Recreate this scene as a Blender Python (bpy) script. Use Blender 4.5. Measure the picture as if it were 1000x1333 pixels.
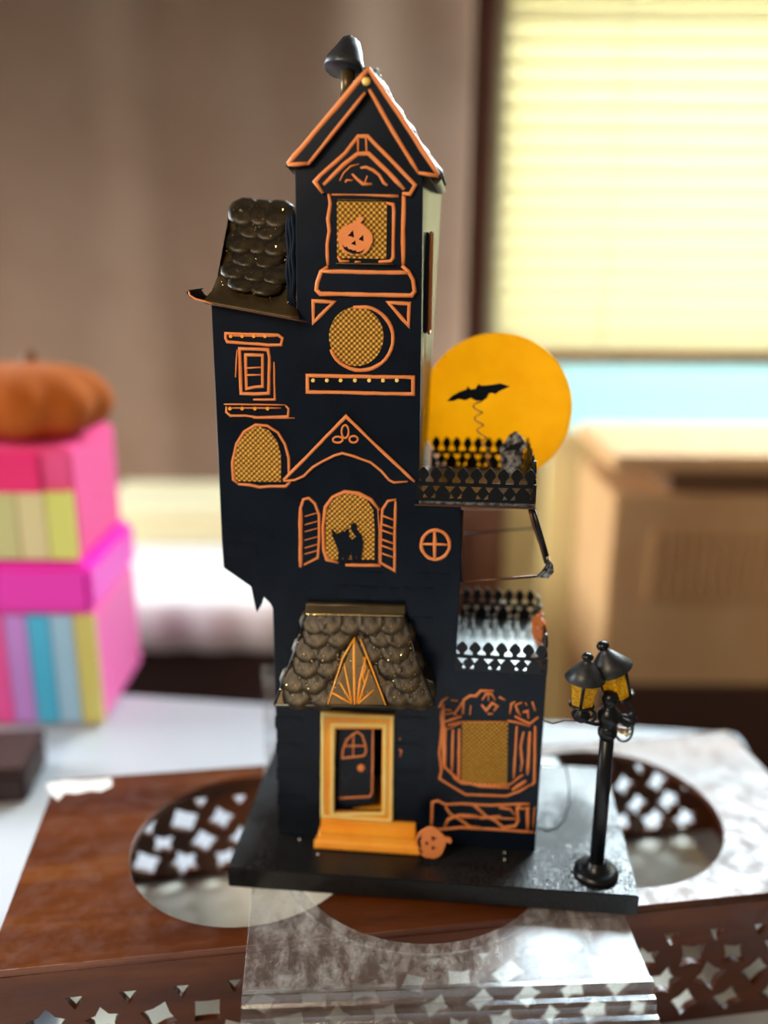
import bpy, bmesh, math, random
from mathutils import Vector, Matrix
random.seed(7)
D = bpy.data
for o in list(D.objects): D.objects.remove(o)
scene = bpy.context.scene
C = scene.collection
PI = math.pi
def V(*a): return Vector(a)

# ------------------------------------------------------------------ camera
F, PITCH, ROLL, YAW = 1131.13, 0.289446, 0.0066982, 0.0906689
CAMZ = 0.573                       # eye above the table top (z = 0)
FW = V(0, math.cos(PITCH), -math.sin(PITCH)); UP0 = V(0, math.sin(PITCH), math.cos(PITCH)); RT0 = V(1, 0, 0)
RT = RT0*math.cos(ROLL) + UP0*math.sin(ROLL); UP = -RT0*math.sin(ROLL) + UP0*math.cos(ROLL)
cam = D.cameras.new('camera'); camo = D.objects.new('camera', cam); C.objects.link(camo)
m = Matrix.Identity(4)
for i in range(3): m[i][0], m[i][1], m[i][2] = RT[i], UP[i], -FW[i]
m[2][3] = CAMZ
camo.matrix_world = m
cam.sensor_fit = 'VERTICAL'; cam.sensor_height = 36; cam.lens = F/1333*36
cam.clip_start = 0.01
cam.dof.use_dof = True; cam.dof.focus_distance = 0.57; cam.dof.aperture_fstop = cam.lens/1000/0.0188
scene.camera = camo

# ------------------------------------------------------------------ light
w = D.worlds.new('world'); scene.world = w; w.use_nodes = True
bg = w.node_tree.nodes['Background']; bg.inputs[0].default_value = (1, .84, .70, 1); bg.inputs[1].default_value = 0.18
def area(name, loc, target, size, power, col):
    l = D.lights.new(name, 'AREA'); l.shape = 'RECTANGLE'; l.size, l.size_y = size; l.energy = power; l.color = col
    o = D.objects.new(name, l); C.objects.link(o); o.location = loc
    o.rotation_euler = (Vector(target)-Vector(loc)).to_track_quat('-Z', 'Y').to_euler(); return o
area('daylight_outside_window', (1.15, 3.0, 1.0), (0.95, 0, .2), (2.3, 2.8), 1000, (.78, .92, 1))
area('added_side_daylight', (-2.45, 1.35, .75), (0, 1.25, -.1), (1.3, 1.2), 125, (.86, .95, 1))  # added out of view to brighten the left side
area('room_lamp', (-.58, -.25, .98), (-.05, .55, .30), (.4, .4), 9.5, (1, .80, .58))
vs = scene.view_settings; vs.view_transform = 'Standard'; vs.look = 'None'; vs.exposure = 0; vs.gamma = 1; vs.use_curve_mapping = False

# ------------------------------------------------------------------ materials
def s2l(c):
    return tuple(((x/255)/12.92 if x/255 <= .04045 else ((x/255+.055)/1.055)**2.4) for x in c)
def mat(name, col, rough=.5, metal=0, ior=1.5, **kw):
    M = D.materials.new(name); M.use_nodes = True; b = M.node_tree.nodes['Principled BSDF']
    b.inputs['Base Color'].default_value = (*col, 1); b.inputs['Roughness'].default_value = rough
    b.inputs['Metallic'].default_value = metal; b.inputs['IOR'].default_value = ior
    for k, v in kw.items(): b.inputs[k].default_value = v
    return M
def nodes(M): return M.node_tree.nodes, M.node_tree.links, M.node_tree.nodes['Principled BSDF']
def noise(M, scale, detail=4, rough=.6, stretch=None):
    N, L, b = nodes(M); tc = N.new('ShaderNodeTexCoord'); n = N.new('ShaderNodeTexNoise')
    n.inputs['Scale'].default_value = scale; n.inputs['Detail'].default_value = detail; n.inputs['Roughness'].default_value = rough
    if stretch:
        mp = N.new('ShaderNodeMapping'); mp.inputs['Scale'].default_value = stretch
        L.new(tc.outputs['Object'], mp.inputs[0]); L.new(mp.outputs[0], n.inputs['Vector'])
    else: L.new(tc.outputs['Object'], n.inputs['Vector'])
    return n
def ramp(M, src, stops):
    N, L, b = nodes(M); r = N.new('ShaderNodeValToRGB'); el = r.color_ramp.elements
    while len(el) < len(stops): el.new(.5)
    for e, (p, c) in zip(el, stops): e.position = p; e.color = (*c, 1) if len(c) == 3 else c
    L.new(src, r.inputs[0]); return r
def bump(M, src, dist, strength=.5):
    N, L, b = nodes(M); bp = N.new('ShaderNodeBump'); bp.inputs['Distance'].default_value = dist; bp.inputs['Strength'].default_value = strength
    L.new(src, bp.inputs['Height']); L.new(bp.outputs[0], b.inputs['Normal'])
def varied(name, c1, c2, scale, rough=.5, metal=0, bumpd=0, stretch=None, lo=.35, hi=.65, **kw):
    M = mat(name, c1, rough, metal, **kw); N, L, b = nodes(M); n = noise(M, scale, stretch=stretch)
    r = ramp(M, n.outputs[0], [(lo, c1), (hi, c2)]); L.new(r.outputs[0], b.inputs['Base Color'])
    if bumpd: bump(M, n.outputs[0], bumpd)
    return M
black = varied('black_enamel', (.0015, .0045, .011), (.004, .009, .019), 22, rough=.27, bumpd=.0003, **{'Specular IOR Level': .26})
blackg = mat('black_gloss', (.003, .004, .006), .3, **{'Specular IOR Level': .4})
orange = varied('orange_paint', (.80, .235, .055), (.86, .29, .085), 60, rough=.5, bumpd=.0004)
amber = varied('amber_paint', (.95, .34, .018), (1.0, .44, .035), 40, rough=.38)
yellowp = varied('yellow_paint', (.95, .66, .16), (.97, .74, .27), 50, rough=.45)
bronze = varied('bronze_tin', (.055, .037, .014), (.11, .072, .027), 30, rough=.38, metal=.55, bumpd=.0008)
shingle_m = varied('dark_bronze_shingle', (.010, .008, .005), (.055, .038, .016), 90, rough=.40, metal=.4, bumpd=.0012)
glit = mat('gold_glitter', (.95, .72, .32), .18, 1)
silver = varied('silver_black', (.02, .02, .022), (.45, .46, .48), 260, rough=.35, metal=.6, lo=.42, hi=.62)
pinkglit = mat('tarnished_copper', (.12, .055, .035), .4, .6)
gold = mat('gold_wire_mesh', (.55, .30, .05), .4, .35)
def weave(M):
    N, L, b = nodes(M); tc = N.new('ShaderNodeTexCoord'); sp = N.new('ShaderNodeSeparateXYZ'); L.new(tc.outputs['Object'], sp.inputs[0])
    def mth(op, a, bb=None):
        n = N.new('ShaderNodeMath'); n.operation = op
        for i, x in enumerate((a, bb)):
            if x is None: continue
            if isinstance(x, (int, float)): n.inputs[i].default_value = x
            else: L.new(x, n.inputs[i])
        return n.outputs[0]
    k = 2*PI/.0036
    a = mth('SINE', mth('MULTIPLY', sp.outputs[0], k)); c = mth('SINE', mth('MULTIPLY', sp.outputs[2], k))
    p = mth('ADD', mth('MULTIPLY', mth('MULTIPLY', a, c), .5), .5)
    nz = noise(M, 420, 2); q = mth('ADD', mth('MULTIPLY', p, .75), mth('MULTIPLY', nz.outputs[0], .35))
    r = ramp(M, q, [(.22, (.13, .055, .004)), (.55, (.46, .21, .016)), (.9, (.95, .58, .10))]); L.new(r.outputs[0], b.inputs['Base Color'])
    bump(M, p, .0012, .8)
weave(gold)
# base board: black lacquer with black speckle
base_m = mat('base_lacquer', (.003, .004, .005), .27, 0, 1.55)
N, L, b = nodes(base_m); n = noise(base_m, 520, 3); n2 = noise(base_m, 14, 3)
mx = N.new('ShaderNodeMath'); mx.operation = 'MULTIPLY_ADD'; mx.inputs[1].default_value = .9
L.new(n2.outputs[0], mx.inputs[0]); L.new(n.outputs[0], mx.inputs[2])
r = ramp(base_m, mx.outputs[0], [(.98, (.30,)*3), (1.12, (.62,)*3)]); L.new(r.outputs[0], b.inputs['Roughness']); bump(base_m, n.outputs[0], .0005, .5)
moon_m = mat('amber_moon', (.80, .43, .02), .22, 0)
N, L, b = nodes(moon_m); n = noise(moon_m, 14, 3); r = ramp(moon_m, n.outputs[0], [(.35, (.74, .43, .018)), (.7, (.82, .52, .04))]); L.new(r.outputs[0], b.inputs['Base Color'])
tr = N.new('ShaderNodeBsdfTranslucent'); L.new(r.outputs[0], tr.inputs[0]); mixs = N.new('ShaderNodeMixShader'); mixs.inputs[0].default_value = .75
L.new(b.outputs[0], mixs.inputs[1]); L.new(tr.outputs[0], mixs.inputs[2]); L.new(mixs.outputs[0], N['Material Output'].inputs[0])
lampglass = mat('amber_lamp_glass', (.85, .42, .015), .3)
N, L, b = nodes(lampglass); n = noise(lampglass, 500, 2); r = ramp(lampglass, n.outputs[0], [(.36, (.75, .36, .008)), (.62, (1, .72, .08))]); L.new(r.outputs[0], b.inputs['Base Color'])
tr = N.new('ShaderNodeBsdfTranslucent'); L.new(r.outputs[0], tr.inputs[0]); mixs = N.new('ShaderNodeMixShader'); mixs.inputs[0].default_value = .68
L.new(b.outputs[0], mixs.inputs[1]); L.new(tr.outputs[0], mixs.inputs[2]); L.new(mixs.outputs[0], N['Material Output'].inputs[0]); bump(lampglass, n.outputs[0], .001)
clearball = mat('clear_glass', (.95, .95, .92), .02, 0, 1.45, **{'Transmission Weight': 1})
wood = mat('red_brown_wood', (.10, .03, .012), .36, 0, 1.5)
N, L, b = nodes(wood); n = noise(wood, 5, 6, .65, (1, 6, 6)); r = ramp(wood, n.outputs[0], [(.3, (.045, .009, .0025)), (.55, (.105, .026, .005)), (.75, (.18, .054, .010))]); L.new(r.outputs[0], b.inputs['Base Color'])
ns = noise(wood, 60, 6, .7); r2 = ramp(wood, ns.outputs[0], [(.4, (.28,)*3), (.65, (.5,)*3)]); L.new(r2.outputs[0], b.inputs['Roughness']); bump(wood, ns.outputs[0], .0008, .35)
plastic = D.materials.new('clear_scuffed_plastic'); plastic.use_nodes = True; N = plastic.node_tree.nodes; L = plastic.node_tree.links
n = noise(plastic, 70, 9, .8, (1, .55, 1)); r = ramp(plastic, n.outputs[0], [(.46, (.04,)*3), (.70, (.40,)*3)])
trn = N.new('ShaderNodeBsdfTransparent'); trn.inputs[0].default_value = (.90, .92, .94, 1); gl = N.new('ShaderNodeBsdfGlossy'); gl.inputs['Roughness'].default_value = .16
lw_ = N.new('ShaderNodeLayerWeight'); lw_.inputs[0].default_value = .5; pw_ = N.new('ShaderNodeMath'); pw_.operation = 'POWER'; pw_.inputs[1].default_value = 3; L.new(lw_.outputs['Facing'], pw_.inputs[0]); fr_ = N.new('ShaderNodeMath'); fr_.operation = 'MULTIPLY_ADD'; fr_.inputs[1].default_value = .6; fr_.inputs[2].default_value = .04; L.new(pw_.outputs[0], fr_.inputs[0])
bp = N.new('ShaderNodeBump'); bp.inputs['Distance'].default_value = .001; bp.inputs['Strength'].default_value = .4; L.new(n.outputs[0], bp.inputs['Height']); L.new(bp.outputs[0], gl.inputs['Normal'])
m1 = N.new('ShaderNodeMixShader'); L.new(fr_.outputs[0], m1.inputs[0]); L.new(trn.outputs[0], m1.inputs[1]); L.new(gl.outputs[0], m1.inputs[2])
df = N.new('ShaderNodeBsdfDiffuse'); df.inputs[0].default_value = (.82, .80, .78, 1); mixs = N.new('ShaderNodeMixShader'); L.new(r.outputs[0], mixs.inputs[0])
L.new(m1.outputs[0], mixs.inputs[1]); L.new(df.outputs[0], mixs.inputs[2]); L.new(mixs.outputs[0], N['Material Output'].inputs[0])
ridged = plastic.copy(); ridged.name = 'ridged_clear_plastic'
for q_ in ridged.node_tree.nodes:
    if q_.type == 'VALTORGB': q_.color_ramp.elements[0].color = (.03, .03, .03, 1); q_.color_ramp.elements[1].color = (.22, .22, .22, 1)
    if q_.type == 'MATH' and q_.operation == 'MULTIPLY_ADD': q_.inputs[2].default_value = .26
    if q_.type == 'BSDF_GLOSSY': q_.inputs['Roughness'].default_value = .10
# room materials
table_m = varied('white_table', (.47, .50, .56), (.53, .56, .60), 3, rough=.4)
curtain_m = varied('brown_curtain', (.25, .132, .070), (.31, .178, .108), 2.5, rough=.9)
wall_m = varied('tan_wall', (.76, .60, .38), (.80, .66, .44), 2, rough=.8)
floor_m = varied('dark_floor', (.035, .016, .010), (.06, .028, .016), 4, rough=.5)
trim_m = varied('red_brown_trim', (.13, .04, .03), (.17, .055, .04), 6, rough=.5)
slat_m = mat('cream_blind', (.85, .80, .60), .6)
N, L, b = nodes(slat_m); tr = N.new('ShaderNodeBsdfTranslucent'); tr.inputs[0].default_value = (.42, .375, .255, 1); mixs = N.new('ShaderNodeMixShader'); mixs.inputs[0].default_value = .6
L.new(b.outputs[0], mixs.inputs[1]); L.new(tr.outputs[0], mixs.inputs[2]); L.new(mixs.outputs[0], N['Material Output'].inputs[0])
def plain(name, rgb, rough=.6): return mat(name, s2l(rgb), rough)

# ------------------------------------------------------------------ object helpers
def link(name, mesh, material, parent=None, smooth=False):
    o = D.objects.new(name, mesh); C.objects.link(o)
    if material and not mesh.materials: mesh.materials.append(material)
    if parent: o.parent = parent
    if smooth:
        for p in mesh.polygons: p.use_smooth = True
    return o
def tag(o, label=None, cat=None, group=None, kind=None):
    for k, v in (('label', label), ('category', cat), ('group', group), ('kind', kind)):
        if v: o[k] = v
    return o
def empty(name, loc, rz=0):
    o = D.objects.new(name, None); C.objects.link(o); o.location = loc; o.rotation_euler = (0, 0, rz); o.empty_display_size = .02; return o
def bm_mesh(name, bm):
    bmesh.ops.recalc_face_normals(bm, faces=bm.faces); me = D.meshes.new(name); bm.to_mesh(me); bm.free(); return me
def data(name, verts, faces):
    bm = bmesh.new(); vs_ = [bm.verts.new(v) for v in verts]
    for f in faces:
        try: bm.faces.new([vs_[i] for i in f])
        except ValueError: pass
    return bm_mesh(name, bm)
def box_bm(bm, x0, x1, y0, y1, z0, z1, bev=0):
    vv = [bm.verts.new((x, y, z)) for x in (x0, x1) for y in (y0, y1) for z in (z0, z1)]
    fs = [bm.faces.new([vv[i] for i in q]) for q in ((0, 1, 3, 2), (4, 6, 7, 5), (0, 4, 5, 1), (2, 3, 7, 6), (0, 2, 6, 4), (1, 5, 7, 3))]
    if bev:
        es = list({e for f in fs for e in f.edges}); bmesh.ops.bevel(bm, geom=es, offset=bev, segments=2, affect='EDGES')
def box(name, x0, x1, y0, y1, z0, z1, material, parent=None, bev=0):
    bm = bmesh.new(); box_bm(bm, x0, x1, y0, y1, z0, z1, bev); return link(name, bm_mesh(name, bm), material, parent)
def tube_bm(bm, pts, rad, seg=8, closed=False):
    pts = [Vector(p) for p in pts]; n = len(pts); rings = []; prev = None
    for i, p in enumerate(pts):
        a = pts[i-1] if (i > 0 or closed) else p; c = pts[(i+1) % n] if (i < n-1 or closed) else p
        t = (c-a).normalized()
        if prev is None: nrm = t.orthogonal().normalized()
        else:
            nrm = prev - t*prev.dot(t); nrm = nrm.normalized() if nrm.length > 1e-6 else t.orthogonal().normalized()
        prev = nrm; bi = t.cross(nrm); rr = rad[i] if isinstance(rad, (list, tuple)) else rad
        rings.append([bm.verts.new(p + (nrm*math.cos(2*PI*k/seg) + bi*math.sin(2*PI*k/seg))*rr) for k in range(seg)])
    for i in range(n if closed else n-1):
        A, B = rings[i], rings[(i+1) % n]
        for k in range(seg): bm.faces.new((A[k], A[(k+1) % seg], B[(k+1) % seg], B[k]))
    if not closed: bm.faces.new(rings[0][::-1]); bm.faces.new(rings[-1])
def tube(name, pts, rad, material, parent=None, seg=8, closed=False):
    bm = bmesh.new(); tube_bm(bm, pts, rad, seg, closed); return link(name, bm_mesh(name, bm), material, parent, True)
def lathe_bm(bm, prof, seg=24, mtx=None):
    mtx = mtx or Matrix.Identity(4); rings = []
    for r, z in prof:
        rings.append([bm.verts.new(mtx @ V(r*math.cos(2*PI*k/seg), r*math.sin(2*PI*k/seg), z)) for k in range(seg)])
    for A, B in zip(rings, rings[1:]):
        for k in range(seg): bm.faces.new((A[k], A[(k+1) % seg], B[(k+1) % seg], B[k]))
    bm.faces.new(rings[0][::-1]); bm.faces.new(rings[-1])
def lathe(name, prof, material, parent=None, seg=24, mtx=None, smooth=True):
    bm = bmesh.new(); lathe_bm(bm, prof, seg, mtx); return link(name, bm_mesh(name, bm), material, parent, smooth)
def fill2d(outlines, half, bevel=0):
    cu = D.curves.new('tmp', 'CURVE'); cu.dimensions = '2D'; cu.fill_mode = 'BOTH'; cu.extrude = half
    if bevel: cu.bevel_depth = bevel; cu.bevel_resolution = 1; cu.offset = -bevel; cu.extrude = max(half-bevel, 0)
    for ol in outlines:
        s = cu.splines.new('POLY'); s.points.add(len(ol)-1)
        for p, q in zip(s.points, ol): p.co = (q[0], q[1], 0, 1)
        s.use_cyclic_u = True
    o = D.objects.new('tmp', cu); C.objects.link(o)
    me = D.meshes.new_from_object(o); D.objects.remove(o); D.curves.remove(cu)
    me.materials.clear(); return me
def circ(cx, cy, rx, ry=None, n=40, a0=0, a1=360):
    ry = rx if ry is None else ry; full = abs(a1-a0) >= 360
    return [(cx+rx*math.cos(math.radians(a0+(a1-a0)*i/(n if full else n-1))), cy+ry*math.sin(math.radians(a0+(a1-a0)*i/(n if full else n-1)))) for i in range(n)]
def at(px, py, Y):
    """world point on the vertical plane y = Y seen at a pixel of the photograph"""
    d = FW + RT*((px-500)/F) - UP*((py-666.5)/F); t = Y/d.y; p = d*t; return V(p.x, p.y, p.z+CAMZ)
def atz(px, py, z):
    d = FW + RT*((px-500)/F) - UP*((py-666.5)/F); t = (z-CAMZ)/d.z; p = d*t; return V(p.x, p.y, z)

# ================================================================== the room
def struct(o): o['kind'] = 'structure'; return o
WB = 2.25
pw0 = at(640, 560, WB).x; 
xL, xR, zB, zT = pw0, 2.6, at(800, 566, WB).z, 2.25      # window opening
wb = fill2d([[(-2.6, -.75), (3.4, -.75), (3.4, 2.7), (-2.6, 2.7)], [(xL, zB), (xR, zB), (xR, zT), (xL, zT)]], .06)
wb.transform(Matrix.Translation((0, WB+.06, 0)) @ Matrix.Rotation(PI/2, 4, 'X')); struct(link('wall_back', wb, wall_m))
wl_ = fill2d([[(-1.2, -.75), (WB, -.75), (WB, 2.7), (-1.2, 2.7)], [(.65, .1), (2.05, .1), (2.05, 1.4), (.65, 1.4)]], .05)  # opening made for the added side daylight
wl_.transform(Matrix.Translation((-2.32, 0, 0)) @ Matrix.Rotation(PI/2, 4, 'Z') @ Matrix.Rotation(PI/2, 4, 'X')); struct(link('wall_left', wl_, wall_m))
wf2 = fill2d([[(.58, .03), (2.12, .03), (2.12, 1.47), (.58, 1.47)], [(.65, .1), (2.05, .1), (2.05, 1.4), (.65, 1.4)]], .02)
wf2.transform(Matrix.Translation((-2.265, 0, 0)) @ Matrix.Rotation(PI/2, 4, 'Z') @ Matrix.Rotation(PI/2, 4, 'X')); struct(link('added_side_frame', wf2, trim_m))  # unseen frame around the added side daylight
struct(box('floor', -2.6, 3.4, -1.2, WB, -.80, -.75, floor_m))
wf = fill2d([[(xL-.075, zB-.05), (xR+.075, zB-.05), (xR+.075, zT+.07), (xL-.075, zT+.07)], [(xL, zB), (xR, zB), (xR, zT), (xL, zT)]], .02)
wf.transform(Matrix.Translation((0, WB-.015, 0)) @ Matrix.Rotation(PI/2, 4, 'X')); win = struct(link('window_1', wf, trim_m))
def thin_glass(name, col):
    M = D.materials.new(name); M.use_nodes = True; N = M.node_tree.nodes; L = M.node_tree.links; N.remove(N['Principled BSDF'])
    t_ = N.new('ShaderNodeBsdfTransparent'); t_.inputs[0].default_value = (*col, 1); g_ = N.new('ShaderNodeBsdfGlossy'); g_.inputs['Roughness'].default_value = .05
    f_ = N.new('ShaderNodeValue'); f_.outputs[0].default_value = .04; x_ = N.new('ShaderNodeMixShader'); L.new(f_.outputs[0], x_.inputs[0]); L.new(t_.outputs[0], x_.inputs[1]); L.new(g_.outputs[0], x_.inputs[2]); L.new(x_.outputs[0], N['Material Output'].inputs[0]); return M
pane_m = thin_glass('window_glass', (.97, .98, .98)); outside_light_m = D.materials.new('outside_light_pane'); outside_light_m.use_nodes = True
N, L, b = nodes(outside_light_m); b.inputs['Base Color'].default_value = (.5, .6, .6, 1); tr = N.new('ShaderNodeBsdfTranslucent'); tr.inputs[0].default_value = (.19, .25, .24, 1); mixs = N.new('ShaderNodeMixShader'); mixs.inputs[0].default_value = .85  # scattering pane stands in for bright view outside, cyan put into its colour
L.new(b.outputs[0], mixs.inputs[1]); L.new(tr.outputs[0], mixs.inputs[2]); L.new(mixs.outputs[0], N['Material Output'].inputs[0])
zr = at(800, 462, WB-.03).z
ZTR = 1.15                        # head of the blind; clear transom above is added for glare on the base
box('pane', xL, xR, WB+.06, WB+.066, ZTR+.03, zT, pane_m, win); box('pane', xL, xR, WB+.06, WB+.066, zr+.03, ZTR-.03, pane_m, win); box('pane', xL, xR, WB+.06, WB+.066, zB, zr+.03, outside_light_m, win)  # top pane is the added transom, bottom one stands for outside light
box('added_transom_bar', xL, xR, WB+.0, WB+.05, ZTR-.03, ZTR+.03, trim_m, win)  # bar of the added transom
box('window_sill', xL-.09, xR+.09, WB-.09, WB, zB-.07, zB-.01, plain('pale_sill', (214, 214, 200)), win)
# venetian blind in the upper part of the window
bl = empty('venetian_blind', (xL, WB-.045, zr)); tag(bl, 'cream venetian blind pulled down over the bright window', 'blind')
sm = None; nsl = 0; z = zr+.035
while z < ZTR-.02:
    if sm is None:
        bm = bmesh.new(); box_bm(bm, -.035, xR-xL-.01, -.031, .031, -.0015, .0015); sm = bm_mesh('slat', bm)
    o = link('slat', sm, slat_m, bl); o.location = (.005, 0, z-zr); o.rotation_euler = (math.radians(66), 0, 0); z += .046
box('head_rail', -.035, xR-xL, -.025, .025, ZTR-zr-.02, ZTR-zr+.02, plain('rail_cream', (230, 220, 190)), bl)
box('bottom_rail', -.035, xR-xL, -.02, .02, -.022, .012, plain('rail_brown', (150, 105, 62)), bl)
for cx in (.25, .9, 1.6): tube('lift_cord', [(cx, -.035, 0), (cx, -.035, ZTR-zr)], .002, slat_m, bl, 6)
# brown curtain left of the window
bm = bmesh.new(); x0, x1 = -2.4, at(612, 200, 2.1).x; n = 220; rows = []
for i in range(n+1):
    x = x0+(x1-x0)*i/n; y = 2.1 + .018*math.sin(x*9)+.006*math.sin(x*23+1) ; rows.append((bm.verts.new((x, y, -.73)), bm.verts.new((x, y*1.0, 2.5))))
for a, c in zip(rows, rows[1:]): bm.faces.new((a[0], c[0], c[1], a[1]))
bmesh.ops.solidify(bm, geom=list(bm.faces), thickness=.004)
tag(link('curtain', bm_mesh('curtain', bm), curtain_m, None, True), 'long brown curtain hanging in soft folds behind the model house', 'curtain')
# dark wooden panel below the window edge, seen under the upper balcony
p0, p1 = at(560, 640, 1.82), at(661, 640, 1.82)
t = empty('dark_cabinet', (p0.x, 1.82, -.75)); tag(t, 'dark brown cabinet standing behind the model house', 'cabinet')
hh = at(600, 655, 1.82).z+.75; ww = p1.x-p0.x
box('body', 0, ww, 0, .18, 0, hh, plain('cabinet_brown', (96, 62, 45)), t, .006)
for k in range(2): d_ = box('door', .012+k*ww/2, (k+1)*ww/2-.012, -.012, -.001, .06, hh-.05, plain('cabinet_door', (104, 68, 50)), t, .003); lathe('knob', [(.002, 0), (.009, .004), (.009, .012), (.003, .016)], plain('knob_dark', (50, 36, 26)), d_, 12, Matrix.Translation((ww/2+(k*2-1)*.03, -.012, hh*.6)) @ Matrix.Rotation(PI/2, 4, 'X'))
# pale yellow panel
p0, p1, p2 = at(716, 560, 1.75), at(812, 560, 1.75), at(760, 890, 1.75)
t = empty('upright_board', (p0.x, 1.75, -.75)); tag(t, 'pale yellow upright board leaning beside the tan cabinet', 'board')
ww, hh = p1.x-p0.x, p0.z+.75
box('board', 0, ww, 0, .02, 0, hh, plain('pale_yellow', (255, 240, 175)), t, .004)
box('edge_strip', 0, ww, -.006, -.0005, hh-.03, hh, plain('pale_edge', (250, 236, 180)), t)
# tan cabinet on the right
p0, p1, p2 = at(806, 590, 1.45), at(1120, 590, 1.45), at(900, 925, 1.45)
t = empty('tan_cabinet', (p0.x, 1.45, -.75)); tag(t, 'tan wooden cabinet with slatted front below the window', 'cabinet')
ww, hh = p1.x-p0.x, p0.z+.75; tan = varied('tan_veneer', s2l((214, 164, 110)), s2l((226, 180, 126)), 5, rough=.55); tan2 = plain('tan_dark', (120, 86, 56))
box('body', 0, ww, 0, .28, 0, hh-.075, tan, t, .004); box('top_board', -.01, ww+.01, -.015, .28, hh-.03, hh, tan, t, .004)
box('slot', .1, ww, .02, .27, hh-.075, hh-.03, tan2, t)
zb = at(900, 780, 1.45).z+.75; zt = at(900, 690, 1.45).z+.75
for k in range(14): box('slat', .07+k*.02, .08+k*.02, -.005, -.0005, zb, zt, tan, t)
zb = at(900, 890, 1.45).z+.75
box('plinth', -.004, ww+.004, -.01, -.0005, 0, zb, plain('plinth_brown', (74, 44, 28)), t)
# low desk by the curtain with a white sheet and a folded cream blanket
dz = at(200, 782, 1.40).z; b0, b1 = at(60, 782, 1.40).x-.45, at(500, 782, 1.40).x
t = empty('dark_desk', (b0, 1.40, -.75)); tag(t, 'dark brown desk under the white sheet behind the table', 'desk'); bw = b1-b0; darkw = plain('desk_dark', (50, 28, 20))
box('top', 0, bw, 0, .62, dz+.75-.035, dz+.75-.004, darkw, t, .003); box('front_panel', .02, bw-.02, .02, .04, .06, dz+.714, darkw, t)
for x in (.03, bw-.07):
    for y in (.05, .55): box('leg', x, x+.04, y, y+.04, 0, dz+.7145, darkw, t)
hem = at(200, 848, 1.39).z
bm = bmesh.new(); R_ = []
for a_, zz in ((.60, dz-.002), (.30, dz-.002), (.01, dz-.002), (-.006, dz-.008), (-.008, dz-.03), (-.006, hem)):
    R_.append([bm.verts.new((b0+.01+(bw-.02)*k/40, 1.40+a_+(.004*math.sin(k*1.7) if a_ < 0 and zz < dz-.02 else 0), zz+(.002*math.sin(k*.9) if a_ > .1 else 0)*0)) for k in range(41)])
for A, B in zip(R_, R_[1:]):
    for k in range(40): bm.faces.new((A[k], A[k+1], B[k+1], B[k]))
bmesh.ops.recalc_face_normals(bm, faces=bm.faces); bmesh.ops.solidify(bm, geom=list(bm.faces), thickness=.0015)
tag(link('white_sheet', bm_mesh('white_sheet', bm), plain('sheet_white', (252, 250, 248)), None, True), 'bright white sheet spread over the dark desk', 'sheet')
t = empty('folded_blanket', (b0, 1.70, dz+.002)); tag(t, 'folded cream blanket at the back of the white sheet', 'blanket')
xa_, xb_ = at(104, 650, 1.7).x-b0, bw-.03
for k in range(3): box('fold', xa_+.004*k, xb_-.01*k, .01*k, .27, .022*k+.0004*k, .022*(k+1), plain('blanket_cream', (255, 246, 205)), t, .009)

# ------------------------------------------------------------------ table
t = empty('white_table', (-.25, .45, -.75), -.115); tag(t, 'white table carrying the wooden stand and model house', 'table')
tb = box('table_top', -.80, .634, -.62, .592, .715, .75, table_m, t, .006)
for x in (-.75, .57):
    for y in (-.57, .50): box('leg', x, x+.05, y, y+.05, 0, .7148, table_m, t)
c_ = empty('added_cream_mat', (.042, .621, .0004), math.radians(8.2)); tag(c_, 'added cream mat brightening the floor inside the pierced wooden stand', 'mat')  # put in to brighten the table seen through the openings
box('sheet', -.30, .29, -.098, .098, 0, .0006, plain('mat_cream', (250, 244, 226)), c_); box('border', -.302, .292, -.1, .1, -.0001, .0003, plain('mat_edge', (240, 232, 210)), c_)
pk = atz(-30, 1050, 0)
t = empty('dark_wooden_block', (pk.x, pk.y+.03, .0005), .1); tag(t, 'small dark brown wooden block left of the pierced stand', 'block')
box('body', -.06, .050, -.03, .05, 0, .034, plain('block_brown', (44, 22, 16)), t, .004); box('lid', -.062, .052, -.032, .052, .0343, .044, plain('block_lid', (50, 26, 18)), t, .003)

# ------------------------------------------------------------------ striped gift box and pumpkin at the left
YB = 1.0
p0, p1, pb = at(-95, 950, YB-.03), at(138, 950, YB-.03), at(60, 955, YB-.03)
t = empty('striped_toy_box', ((p0.x+p1.x)/2, YB+.06, .001), .0); tag(t, 'bright pink striped box with a magenta band at the left edge', 'box')
hw = (p1.x-p0.x)/2; z1 = at(60, 800, YB-.03).z; z2 = at(60, 735, YB-.03).z; z3 = at(60, 588, YB-.03).z
cols = [(255, 60, 170), (255, 110, 190), (255, 170, 90), (255, 90, 180), (210, 150, 240), (80, 200, 245), (170, 215, 245), (225, 215, 120)]
box('core', -hw+.003, hw-.003, -.085, .09, 0, z1, plain('core_pink', (255, 120, 190)), t, .004)
for k, c in enumerate(cols):
    a = -hw+2*hw*k/8; box('stripe', a+.001, a+2*hw/8-.001, -.09, -.086, .004, z1-.002, plain('stripe_%d' % k, c, .4), t)
box('band', -hw, hw, -.095, .095, z1+.0005, z2, plain('band_magenta', (255, 50, 205), .35), t, .008)
cols2 = [(255, 70, 140), (255, 90, 160), (240, 190, 190), (215, 215, 150), (236, 226, 170), (235, 240, 130)]
box('upper_core', -hw+.008, hw-.014, -.08, .085, z2+.0005, z3, plain('upper_pink', (255, 90, 160)), t, .004)
for k, c in enumerate(cols2):
    a = -hw+.008+(2*hw-.022)*k/6; box('upper_stripe', a+.001, a+(2*hw-.022)/6-.001, -.086, -.081, z2+.004, z3-.05, plain('upper_stripe_%d' % k, c, .4), t)
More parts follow.
